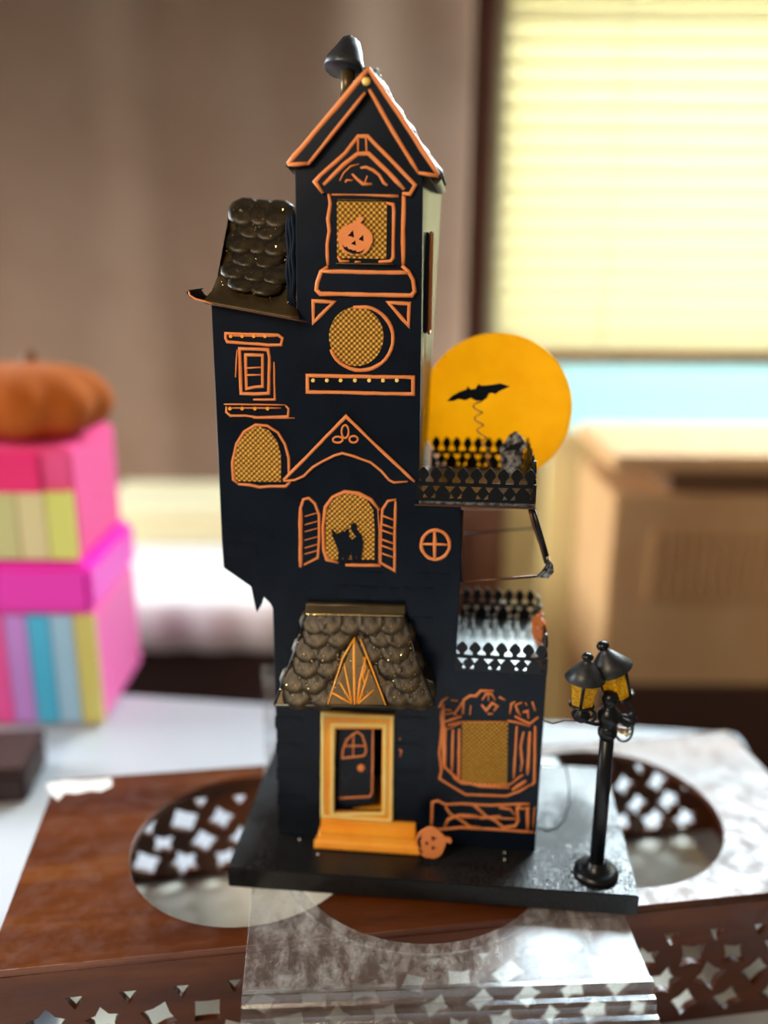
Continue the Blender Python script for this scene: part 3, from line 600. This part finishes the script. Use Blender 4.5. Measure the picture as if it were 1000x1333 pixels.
me = fill2d([[e1, ap, e2, (e2[0]-.004, e2[1]-.004), (ap[0], ap[1]-.008), (e1[0]+.004, e1[1]-.004)]], .052); me.transform(fs.mtx(-.0565)); rf = link('gable_roof', me, shingle_m, house)
# small flared right eave lip
# scalloped shingles of the tower roof, both slopes
def shingle_mesh(r, bulge):
    bm = bmesh.new(); nr, ns_ = 4, 10; ctr = bm.verts.new((0, 0, bulge)); rings = []
    for i in range(1, nr+1):
        q = i/nr; ring = []
        for k in range(ns_):
            a = 2*PI*k/ns_; y = math.sin(a)*q; ring.append(bm.verts.new((r*math.cos(a)*q, r*(1.05*y if y < 0 else .95*y), bulge*(1-.75*q**2.2)+(.0008 if i == nr-1 else 0))))
        rings.append(ring)
    for k in range(ns_): bm.faces.new((ctr, rings[0][k], rings[0][(k+1) % ns_]))
    for A, B in zip(rings, rings[1:]):
        for k in range(ns_): bm.faces.new((A[k], B[k], B[(k+1) % ns_], A[(k+1) % ns_]))
    low = [bm.verts.new((v_.co.x, v_.co.y, -.001)) for v_ in rings[-1]]
    for k in range(ns_): bm.faces.new((rings[-1][k], low[k], low[(k+1) % ns_], rings[-1][(k+1) % ns_]))
    bm.faces.new(low[::-1])
    me = bm_mesh('shingle', bm); me.materials.append(shingle_m)
    for p in me.polygons: p.use_smooth = True
    return me
SH = shingle_mesh(.0118, .0020)
def put_shingle(parent, p, xax, up, sc=1.0, tilt=.22):
    """xax along the row, up = up-slope direction"""
    xax = xax.normalized(); up = (up-xax*up.dot(xax)).normalized(); nrm = xax.cross(up)
    o = D.objects.new('shingle', SH); C.objects.link(o); o.parent = parent
    R_ = Matrix((xax, up, nrm)).transposed().to_4x4() @ Matrix.Rotation(-tilt, 4, 'X')
    o.matrix_local = Matrix.Translation(p) @ R_ @ Matrix.Scale(sc, 4); return o
Mf = fs.mtx(); P3 = lambda q: Mf @ V(q[0], q[1], 0)
for (ea, sgn) in ((e1, -1), (e2, 1)):
    A, B = P3(ap), P3(ea); dn = (B-A); ln = dn.length; dn.normalize(); back = V(0, 1, 0)
    for r in range(int(ln/.0145)+1):
        for k in range(5):
            q = A+dn*(.006+r*.0145)+back*(.014+k*.0195+(.0095 if r % 2 else 0))
            if q.y > A.y+.101 or (q-A).dot(dn) > ln-.004: continue
            put_shingle(rf, q+ (V(0, 1, 0).cross(dn)*-1 if sgn < 0 else V(0, 1, 0).cross(dn))*.0004*1, V(0, 1, 0)*(-1 if sgn > 0 else 1)*-1, -dn, .95)
# chimney pipe with a crumpled conical cap
cw = W0+.060; cs_ = plane_w(cw); cb, ct = cs_.pt(452, 128), cs_.pt(453, 92)
ch = tube('chimney_pipe', [cb, ct], .0048, bronze, house, 12)
cm = cs_.pt(446, 78); bm = bmesh.new()
Mx = Matrix.Translation(cs_.pt(448, 92)) @ Matrix.Rotation(.20, 4, 'Y') @ Matrix.Rotation(-.30, 4, 'X')
prof = [(.0125, -.0008), (.0138, .0), (.0132, .004), (.010, .0125), (.0055, .0205), (.0022, .0225)]
lathe_bm(bm, prof, 20, Mx)
for v_ in bm.verts: v_.co += V(random.uniform(-1, 1), random.uniform(-1, 1), random.uniform(-1, 1))*.0007
link('chimney_cap', bm_mesh('chimney_cap', bm), varied('gunmetal', (.018, .020, .025), (.045, .048, .055), 80, rough=.4, metal=.5), ch, True)
# bevelled bronze patch on the gable above the pediment
# side window on the tower
sx = uR2+.0105; bm = bmesh.new(); y0 = front.o.y
zA, zB_ = .386+BT, .452+BT
box_bm(bm, uR2+.0005, uR2+.0040, y0+.030, y0+.06, zA, zB_, .001); sw_ = link('side_window', bm_mesh('side_window', bm), blackg, house)
bm = bmesh.new(); tube_bm(bm, [(uR2+.0046, y0+.0295, zA), (uR2+.0046, y0+.0295, zB_), (uR2+.0046, y0+.06, zB_), (uR2+.0046, y0+.06, zA)], .0009, 6, True); link('side_window_line', bm_mesh('side_window_line', bm), orange, sw_)

# --- curved scalloped roof of the left wing
rows = [((300, 269), (384, 276), W0+.060), ((297, 300), (384, 305), W0+.051), ((292, 330), (384, 338), W0+.038), ((284, 358), (385, 370), W0+.020), ((276, 378), (386, 396), W0+.004), ((264, 392), (390, 416), W0-.010)]
bm = bmesh.new(); G = []
def rowpt(t, s):
    t = min(max(t, 0), .9999)*(len(rows)-1); i = int(t); f = t-i
    def ev(r): a = plane_w(r[2]); return a.pt(*r[0]).lerp(a.pt(*r[1]), s)
    return ev(rows[i]).lerp(ev(rows[i+1]), f)
for i in range(21): G.append([bm.verts.new(rowpt(i/20, j/10)) for j in range(11)])
for A, B in zip(G, G[1:]):
    for j in range(10): bm.faces.new((A[j], B[j], B[j+1], A[j+1]))
bmesh.ops.recalc_face_normals(bm, faces=bm.faces); bmesh.ops.solidify(bm, geom=list(bm.faces), thickness=.0016)
lr = link('wing_roof', bm_mesh('wing_roof', bm), bronze, house, True)
for r in range(6):
    t = .04+r*.125; n_ = 3 if r % 2 == 0 else 2
    for k in range(n_):
        s = .12+.76*((k+.5)/n_ if n_ == 3 else (k+1)/3)
        p = rowpt(t, s); up_ = rowpt(t-.05, s)-rowpt(t+.05, s); xa = rowpt(t, min(1, s+.05))-rowpt(t, max(0, s-.05))
        put_shingle(lr, p+V(0, -.8, .6)*.0012, xa, up_, 1.02+.1*random.random(), .10+.06*random.random())
# back of the wing roof and flared left eave
A, B = rowpt(0, 0), rowpt(0, 1)
bm = bmesh.new(); yb = front.o.y+DEP
q = [bm.verts.new(x) for x in (A, B, V(B.x, yb, B.z-.004), V(A.x, yb, A.z-.004), rowpt(.62, 0), rowpt(1, 0)+V(0, .012, 0), V(rowpt(1, 0).x, yb, rowpt(1, 0).z))]
bm.faces.new((q[0], q[1], q[2], q[3])); bm.faces.new((q[0], q[3], q[6], q[5], q[4])); bm.faces.new((q[3], q[2], bm.verts.new((B.x, yb, rowpt(1, 0).z)), q[6]))
link('wing_roof_back', bm_mesh('wing_roof_back', bm), black, house)
cs2 = plane_w(W0-.006)
crv = [(276, 396), (266, 391), (257, 390), (249, 386), (245, 380), (249, 377)]
bm = bmesh.new(); cols2_ = [[cs2.pt(*p)+V(0, d_, 0) for d_ in (-.004, .03)] for p in crv]
cv = [[bm.verts.new(x) for x in c] for c in cols2_]
for a, c in zip(cv, cv[1:]): bm.faces.new((a[0], c[0], c[1], a[1]))
bmesh.ops.solidify(bm, geom=list(bm.faces), thickness=.0014); fl_ = link('eave_flare', bm_mesh('eave_flare', bm), bronze, house, True)
strokes('eave_line', [([(246, 379), (247, 384), (254, 389), (266, 392), (280, 397)], 2.2)], fl_, None, plane_w(W0-.011), h=.0008)
strokes('eave_edge', [([(276, 396), (330, 406), (400, 419)], 2)], house, pinkglit, plane_w(W0-.011), h=.0014)
# ruffled black edge where the roof meets the tower
bm = bmesh.new()
for k, (dx, ph_) in enumerate(((-6.5, 0), (-3, 1.2), (.5, 2.4))):
    s3 = plane_w(W0+.004-.001*k); tube_bm(bm, [s3.pt(382+dx+1.2*math.sin(y*.12+ph_)+max(0, y-385)*.2, y) for y in range(280, 408, 8)], .0016, 6)
link('roof_edge_ruffle', bm_mesh('roof_edge_ruffle', bm), mat('matt_black', (.004, .008, .016), .8, **{'Specular IOR Level': .1}), house, True)

# --- porch roof over the door
PA, PB = plane_w(W0-.002), plane_w(W0-.034)
c00, c01, c10, c11 = PA.pt(400, 797), PA.pt(527, 799), PB.pt(357, 918), PB.pt(566, 920)
nrm = (c01-c00).cross(c10-c00); nrm = nrm if nrm.y < 0 else -nrm
pr_ = Surf(c10, nrm, c11-c10)
m00, m01 = pr_.pt(386, 848), pr_.pt(538, 850)
b00, b01 = V(c10.x, front.o.y+.001, c10.z), V(c11.x, front.o.y+.001, c11.z); t00, t01 = V(c00.x, front.o.y+.001, c00.z), V(c01.x, front.o.y+.001, c01.z)
me = data('porch_roof', [c00, c01, m01, c11, c10, m00, t00, t01, b01, b00], [(0, 5, 4, 3, 2, 1), (0, 6, 9, 4, 5), (1, 2, 3, 8, 7), (4, 9, 8, 3), (0, 1, 7, 6), (6, 7, 8, 9)])
po = link('porch_roof', me, varied('porch_bronze', (.030, .021, .010), (.075, .05, .02), 40, rough=.36, metal=.5, bumpd=.001), house)
# flat ridge strip
rs = plate('ridge_strip', [[(400, 783), (528, 785), (528.5, 797), (399, 796)]], front, -.0002, .005, bronze, po, bevel=.001)
strokes('ridge_line', [([(401, 796), (527, 798)], 2.4)], po, glit, front, z0=.0045, h=.0012)
up_ = pr_.e2; xa = pr_.e1
for r, y in enumerate((808, 825, 844, 864, 884, 902)):
    f = (y-797)/121; xl, xr = 400-43*f, 527+39*f
    if y < 850: xl, xr = 400-14*(y-797)/51, 527+11*(y-797)/51
    else: xl, xr = 386-29*(y-848)/70, 538+28*(y-848)/70
    n_ = 5 if r < 3 else 6
    for k in range(n_):
        s = (k+.5+(.25 if r % 2 else -.25))/n_; x = xl+(xr-xl)*s
        if abs(x-466) < 8+ (y-828)*.48 and y > 822: continue
        x = min(max(x, xl+14), xr-14)
        put_shingle(po, pr_.pt(x, y)-pr_.n*.0008, xa, up_, 1.0+.08*random.random(), .07)
sp_ = plate('porch_gable', [[(463, 828), (427, 918), (505, 919)]], pr_, -.0005, .0034, bronze, po, bevel=.001)
strokes('porch_gable_line', [([(463, 830), (447, 858), (428, 917)], 2.6), ([(470, 832), (487, 876), (503, 918)], 2.6), ([(462, 832), (462, 880), (463, 917)], 4), ([(449, 864), (459, 914)], 3), ([(443, 888), (459, 915)], 3), ([(434, 902), (459, 916)], 3.4), ([(477, 855), (470, 885), (466, 915)], 3.4), ([(482, 872), (468, 914)], 3), ([(488, 898), (467, 916)], 3.2), ([(475, 856), (477, 870), (473, 880), (476, 893)], 2.4)], sp_, amber, pr_, z0=.0032, h=.001)
# side flares of the porch roof
tube('porch_eave_edge', [c10, c11], .0011, bronze, po, 6); tube('porch_hip', [c01+V(0, -.0005, 0), m01+V(.001, -.0005, 0), c11], .001, blackg, po, 6); tube('porch_hip', [c00+V(0, -.0005, 0), m00+V(-.001, -.0005, 0), c10], .001, blackg, po, 6)
# glitter specks
def glitter(name, pts, parent, size=.0005):
    bm = bmesh.new()
    for p in pts:
        s = size*random.uniform(.6, 1.4); a = [bm.verts.new(Vector(p)+V(random.uniform(-1, 1), random.uniform(-1, 1), random.uniform(-1, 1))*s) for _ in range(4)]
        for f in ((0, 1, 2), (0, 2, 3), (0, 3, 1), (1, 3, 2)): bm.faces.new([a[i] for i in f])
    o = link(name, bm_mesh(name, bm), glit, parent); o['kind'] = 'stuff'; return o
pts = []
for _ in range(750):
    y = random.triangular(800, 916, 900); f = (y-797)/121; x = random.uniform(400-40*f, 527+36*f); pts.append(pr_.pt(x, y)+pr_.n*random.uniform(.0028, .0055))
glitter('glitter', pts, po)
pts = []
for _ in range(320): 
    t = random.uniform(.0, .85); p = rowpt(t, random.uniform(.05, .95)); pts.append(p+V(0, -1, .4)*random.uniform(.003, .0055))
glitter('glitter', pts, lr, .00045)

# --- balconies with spade-topped railings
def spade(h, wd):
    return [(-wd*.22, -.001), (wd*.22, -.001), (wd*.22, h*.18), (wd*.5, h*.45), (wd*.42, h*.68), (wd*.12, h*.95), (0, h), (-wd*.12, h*.95), (-wd*.42, h*.68), (-wd*.5, h*.45), (-wd*.22, h*.18)]
def railing(name, a, c, h, n, parent, material=blackg, th=.0016):
    """a, c: foot points in the house frame"""
    d = (c-a); ln = d.length; d.normalize(); S = Surf(a, d.cross(V(0, 0, 1)), d); S.e2 = V(0, 0, 1); S.n = S.e1.cross(S.e2); band = h*.55
    holes = []
    cell = ln/n*1.0
    for k in range(n):
        x0 = k*cell
        if k % 2 == 0: holes.append([(x0+cell*.12, band*.80), (x0+cell*.95, band*.80), (x0+cell*.55, band*.46)])
        else: holes.append([(x0+cell*.18, band*.80), (x0+cell*.82, band*.80), (x0+cell*.5, band*.50)])
        holes.append([(x0+cell*.08, band*.14), (x0+cell*.42, band*.42), (x0+cell*.46, band*.14)] if k % 2 else [(x0+cell*.5, band*.14), (x0+cell*.9, band*.16), (x0+cell*.62, band*.38)])
    me = fill2d([[(0, 0), (ln, 0), (ln, band), (0, band)]]+holes, th/2); me.transform(S.mtx()); r_ = link(name, me, material, parent)
    pm = fill2d([spade(h-band, ln/n*.88)], th/2)
    for k in range(n):
        M_ = S.mtx(); o = D.objects.new('picket', pm); C.objects.link(o); o.parent = r_
        if not pm.materials: pm.materials.append(material)
        o.matrix_local = Matrix.Translation(a+d*((k+.5)*cell)+V(0, 0, band)) @ Matrix.Rotation(random.uniform(-.03, .03), 4, S.n) @ S.mtx().to_3x3().to_4x4()
    return r_
# upper balcony
zf = front.uv(697, 659)[1]; ua, ub_ = front.uv(546, 640)[0], front.uv(697, 659)[0]
wbk = W0+DEP+.004
def hp(u, w_, v): return lo(u, w_, v)
floor_mat = mat('balcony_lacquer', (.03, .033, .036), .30, 0, 1.82)
N, L, b = nodes(floor_mat); n = noise(floor_mat, 300, 3); r = ramp(floor_mat, n.outputs[0], [(.4, (.02, .02, .022)), (.62, (.20, .21, .22))]); L.new(r.outputs[0], b.inputs['Base Color']); bump(floor_mat, n.outputs[0], .001, .6)
bm = bmesh.new(); A = hp(ua, W0-.001, zf); B = hp(ub_, wbk, zf); box_bm(bm, A.x, B.x, A.y, B.y, A.z-.0005, A.z+.002, .0003); ub_f = link('upper_balcony_floor', bm_mesh('upper_balcony_floor', bm), floor_mat, house)
bm = bmesh.new(); box_bm(bm, A.x-.003, B.x, A.y-.0018, A.y, A.z-.0015, A.z-.0004); link('balcony_edge', bm_mesh('balcony_edge', bm), pinkglit, ub_f)
hr = front.uv(640, 613)[1]-zf
railing('upper_front_railing', hp(ua-.002, W0-.0012, zf+.0022), hp(ub_, W0-.0012, zf+.0022), hr, 9, house)
railing('upper_side_railing', hp(ub_-.001, W0+.001, zf+.0022), hp(ub_-.001, wbk-.001, zf+.0022), hr*1.15, 5, house)
railing('upper_back_railing', hp(ua+.004, wbk-.0012, zf+.0022), hp(ub_-.002, wbk-.0012, zf+.0022), hr*1.05, 9, house)
# lower balcony
zl = front.uv(700, 877)[1]; ul, ur = front.uv(594, 872)[0], front.uv(712, 877)[0]
lf_m = mat('pale_balcony_lacquer', (.10, .12, .125), .22, 0, 2.2)
bm = bmesh.new(); A = hp(ul, W0, zl); B = hp(ur, W0+DEP, zl); box_bm(bm, A.x, B.x, A.y, B.y, A.z+.0001, A.z+.0018, .0003); lb_f = link('lower_balcony_floor', bm_mesh('lower_balcony_floor', bm), lf_m, house)
hr2 = front.uv(640, 836)[1]-front.uv(640, 874)[1]
railing('lower_front_railing', hp(ul-.001, W0-.0012, zl+.0005), hp(ur, W0-.0012, zl+.0005), hr2, 7, house)
railing('lower_side_railing', hp(ur-.001, W0+.001, zl+.0018), hp(ur-.001, W0+DEP-.001, zl+.0018), hr2*1.1, 5, house)
railing('lower_back_railing', hp(ul+.002, W0+DEP-.0012, zl+.0018), hp(ur-.002, W0+DEP-.0012, zl+.0018), hr2*1.15, 7, house)
# pumpkin plate on the side railing
ss = Surf(hp(ur-.003, W0+.035, zl+.018), (-.93, -.36, 0), (-.36*-1*-1, .93, 0)); ss.e2 = V(0, 0, 1); ss.e1 = ss.e2.cross(ss.n)
def pump_local(surf, r):
    body = [(r*1.03*math.sin(2*PI*i/36), r*.96*math.cos(2*PI*i/36)) for i in range(36)]
    stem = [(-.06*r, .9*r), (-.1*r, 1.25*r), (.12*r, 1.35*r), (.16*r, .9*r)]
    ey = [[(-.5*r, .1*r), (-.25*r, .45*r), (-.08*r, .08*r)], [(.1*r, .1*r), (.3*r, .45*r), (.5*r, .1*r)], [(-.12*r, -.2*r), (0, .0), (.14*r, -.2*r)], [(-.6*r, -.3*r), (-.2*r, -.5*r), (.2*r, -.5*r), (.6*r, -.3*r), (.3*r, -.72*r), (-.3*r, -.72*r)]]
    return body, stem, ey
bd, st, ey = pump_local(ss, .0125)
pp = plate('balcony_pumpkin', [bd]+ey, ss, 0, .0012, orange, house, px=False); plate('stem', [st], ss, 0, .0012, orange, pp, px=False)
# silver ghost plate on the upper side railing
gs = Surf(hp(ub_-.014, W0+.055, zf+.019), (-.5, -.86, .15), (.86, -.5, 0)); 
gh = plate('ghost_plate', [[(-.007, -.010), (-.002, -.013), (.006, -.010), (.0085, -.002), (.0075, .006), (.0105, .012), (.006, .018), (.001, .0215), (-.004, .018), (-.008, .010), (-.0105, .008), (-.009, .002)]], gs, 0, .0014, silver, house, px=False)
plate('ghost_face', [[(-.0075, .0055), (.006, .0085), (.0085, .014), (.004, .0135), (-.004, .009)]], gs, .0012, .0022, blackg, gh, px=False)
# --- bracket frame under the upper balcony
wbr = plane_w(W0+.004)
bf = tube('bracket_frame', [wbr.pt(690, 663), wbr.pt(695, 684), wbr.pt(704, 708), wbr.pt(711, 733)], .0012, pinkglit, house, 8)
tube('bracket_bar', [wbr.pt(694, 662), wbr.pt(703, 692), wbr.pt(712, 724)], .0016, blackg, bf, 8)
tube('bracket_bar', [wbr.pt(601, 757), wbr.pt(650, 754), wbr.pt(699, 750)], .0010, pinkglit, bf, 8)
tube('bracket_bar', [wbr.pt(601.5, 664), wbr.pt(601, 757)], .0012, pinkglit, bf, 8)
tube('bracket_bar', [plane_w(W0+DEP).pt(604, 695), plane_w(W0+DEP).pt(697, 687)], .0007, blackg, bf, 6)
plate('web_corner', [[(713, 724), (720, 735), (721, 744), (714, 752), (697, 751), (705, 744), (711, 735)]], wbr, -.0006, .0012, silver, bf)
strokes('web_line', [([(714, 727), (709, 740), (699, 750)], 1.6), ([(719, 735), (713, 748)], 1.2), ([(716, 730), (712, 742), (704, 750)], 1.2)], bf, blackg, wbr, z0=.0011, h=.0006)
# spike under the left overhang
ol = [(327, 760), (345, 772), (341, 786), (335, 796), (332, 784)]
plate('corner_spike', [ol], plane_w(W0+.003), -.0015, .0015, black, house)

# --- moon behind the house
ms = Surf(lo(.1885, W0+DEP+.014, 0), (-.02, -1, 0)); mc = ms.uv(645.5, 532.5); mr = ms.uv(745, 533)[0]-mc[0]
mo = plate('moon', [circ(mc[0], mc[1], mr, mr*1.0, 96)], ms, -.001, .001, moon_m, house, px=False, bevel=.0004)
q = ms.o+ms.e1*(mc[0]-.0545)+ms.e2*mc[1]
tube('moon_post', [V(q.x, q.y+.003, BT), V(q.x, q.y+.003, q.z)], .0018, blackg, mo)
# bat on a spring
bs = plane_w(W0+.062)
plate('bat', [[(582, 522), (589, 515), (598, 510), (607, 507), (609, 503), (613, 507), (619, 506), (623, 500), (627, 502), (640, 501), (652, 499), (664, 503), (655, 507), (650, 509), (645, 513), (641, 511.5), (637, 512), (634, 518), (628, 521.5), (620, 521.5), (613, 518), (606, 521), (597, 519.5), (590, 522)]], bs, -.0006, .0006, black, house)
hp_ = []
for i in range(90):
    f = i/89; cx, cy = 622+16*f**2.2, 521+72*f; a = f*2*PI*4.5; p = bs.pt(cx, cy); hp_.append(p+V(.0035*math.cos(a), .0035*math.sin(a), 0)*(1-.4*f))
hp_[-1] = bs.pt(640, 612)
tube('bat_spring', hp_, .00055, mat('spring_steel', (.45, .33, .24), .35, .8), house, 6)

# --- street lamp on the base
lp = HINV @ (atz(776, 1136, HZ+BT)-V(hx, hy, HZ)); lw = Surf(lp, (0, -1, 0))
ptop = lw.pt(792, 940)
post = tube('lamp_post', [lp, lp.lerp(ptop, .5), ptop], [.0054, .0052, .0050], blackg, house, 14)
axis = (ptop-lp).normalized(); Rz = axis.to_track_quat('Z', 'Y').to_matrix().to_4x4()
lathe('lamp_foot', [(.0158, .0), (.0165, .0022), (.012, .0042), (.0072, .0056), (.0068, .010), (.0054, .011)], blackg, post, 24, Matrix.Translation(lp))
hgt = (lw.pt(802, 868)-ptop).length
lathe('finial', [(.0050, -.012), (.0068, -.008), (.0068, -.005), (.0050, -.003), (.0062, .0), (.0082, .0045), (.0080, .009), (.0050, .0125), (.0036, .014), (.0056, .0165), (.0062, .020), (.0046, .0238), (.001, .0252)], blackg, post, 20, Matrix.Translation(ptop+axis*-.001) @ Rz)
lathe('collar', [(.0053, 0), (.0064, .001), (.0064, .004), (.0053, .005)], blackg, post, 18, Matrix.Translation(lw.pt(791, 952)) @ Rz)
def lantern(base_px, top_px, w_off, sc):
    S = Surf(lp+V(0, w_off, 0), (0, -1, 0)); b0_, t0 = S.pt(*base_px), S.pt(*top_px); H_ = (t0-b0_).length; ax = (t0-b0_).normalized()
    M_ = Matrix.Translation(b0_) @ ax.to_track_quat('Z', 'Y').to_matrix().to_4x4(); r = H_*.275*sc
    g = lathe('lantern_glass', [(r*.74, .0), (r, H_*.50), (r*.4, H_*.52)], lampglass, post, 6, M_, False)
    lathe('lantern_cap', [(r*1.28, H_*.49), (r*1.31, H_*.505), (r*.85, H_*.67), (r*.42, H_*.80), (r*.26, H_*.83), (r*.24, H_*.87)], varied('cap_black', (.012, .013, .015), (.03, .032, .036), 200, rough=.4), post, 24, M_)
    lathe('lantern_knob', [(r*.18, H_*.85), (r*.36, H_*.89), (r*.38, H_*.94), (r*.24, H_*.985), (r*.05, H_)], blackg, post, 14, M_)
    lathe('lantern_tray', [(r*.3, -H_*.08), (r*.85, -H_*.03), (r*.85, .0), (r*.3, .001)], blackg, post, 14, M_)
    for k in range(3):
        a = 2*PI*(k+.22)/3-1.7; c_, s_ = math.cos(a), math.sin(a)
        tube('lantern_bar', [M_ @ V(r*.74*c_, r*.74*s_, 0), M_ @ V(r*1.02*c_, r*1.02*s_, H_*.50)], .0011, blackg, post, 6)
    return b0_, ax
bl1, ax1 = lantern((757, 916), (766, 850), -.004, 1.0); bl2, ax2 = lantern((807, 905), (783, 835), .010, 1.0)
s1 = Surf(lp+V(0, -.004, 0), (0, -1, 0)); s2 = Surf(lp+V(0, .014, 0), (0, -1, 0))
tube('lamp_arm', [lw.pt(795, 944), s1.pt(775, 943), s1.pt(756, 938), s1.pt(756, 920)], .0014, blackg, post, 8)
lathe('lantern_cup', [(.0022, -.006), (.0058, -.003), (.0062, .001), (.003, .004), (.0022, .008)], blackg, post, 14, Matrix.Translation(s1.pt(757, 930)))
tube('scroll', [s1.pt(757+ -14*math.cos(a*.5)+2, 931+7*math.sin(a*.5)-2) for a in [x*.5 for x in range(0, 26)]], .0009, blackg, post, 6)
tube('scroll', [s1.pt(768+7*math.cos(a), 932+8*math.sin(a)) for a in [x*.4 for x in range(-3, 9)]], .0011, blackg, post, 6)
tube('lamp_wire', [s1.pt(756, 939), s1.pt(735, 938), s1.pt(720, 942), front.pt(707, 938)], .0005, blackg, post, 6)
tube('lamp_arm', [lw.pt(797, 936), s2.pt(806, 938), s2.pt(816, 946), s2.pt(826, 940), s2.pt(824, 925), s2.pt(816, 915), s2.pt(813, 905)], .0013, blackg, post, 8)
tube('scroll', [s2.pt(803, 930), s2.pt(812, 938), s2.pt(825, 942), s2.pt(827, 936), s2.pt(820, 930)], .0018, blackg, post, 8)
tube('scroll_ring', [s2.pt(812+12*math.cos(a*2*PI/28), 948+17*math.sin(a*2*PI/28)) for a in range(28)], .0009, blackg, post, 6, True)
gb = bmesh.new(); bmesh.ops.create_uvsphere(gb, u_segments=20, v_segments=12, radius=.0062, matrix=Matrix.Translation(s2.pt(812, 948))); link('glass_ball', bm_mesh('glass_ball', gb), clearball, post, True)
# power cord looping from the house to the lamp
cz = HZ+BT+.001
def onbase(px, py): return HINV @ (atz(px, py, cz)-V(hx, hy, HZ))
k0 = plane_w(W0+.06)
tube('power_cord', [onbase(700, 1076), onbase(712, 1081), onbase(725, 1077), onbase(735, 1065), k0.pt(741, 1045), k0.pt(741, 1020), k0.pt(737, 1000), k0.pt(733, 988)], .0006, blackg, house, 6)
# white dust specks on the base
pts = [onbase(x, y) for x, y in ((390, 1093), (414, 1112), (657, 1110), (657, 1119))]
bm = bmesh.new()
for p in pts: bmesh.ops.create_icosphere(bm, subdivisions=1, radius=.0008, matrix=Matrix.Translation(p))
o = link('dust_speck', bm_mesh('dust_speck', bm), mat('white_fleck', (.85, .85, .82), .5), bb); o['kind'] = 'stuff'
# rough black glue blobs at the lamp foot
bm = bmesh.new()
for _ in range(260):
    a = random.uniform(0, 2*PI); rr = abs(random.gauss(.014, .008)); p = lp+V(rr*math.cos(a)*1.2, rr*math.sin(a), 0)
    if abs(p.x) > BW/2-.001 or abs(p.y) > BD/2-.001: continue
    bmesh.ops.create_icosphere(bm, subdivisions=1, radius=random.uniform(.0003, .0008), matrix=Matrix.Translation(p))
o = link('black_grit', bm_mesh('black_grit', bm), blackg, bb); o['kind'] = 'stuff'
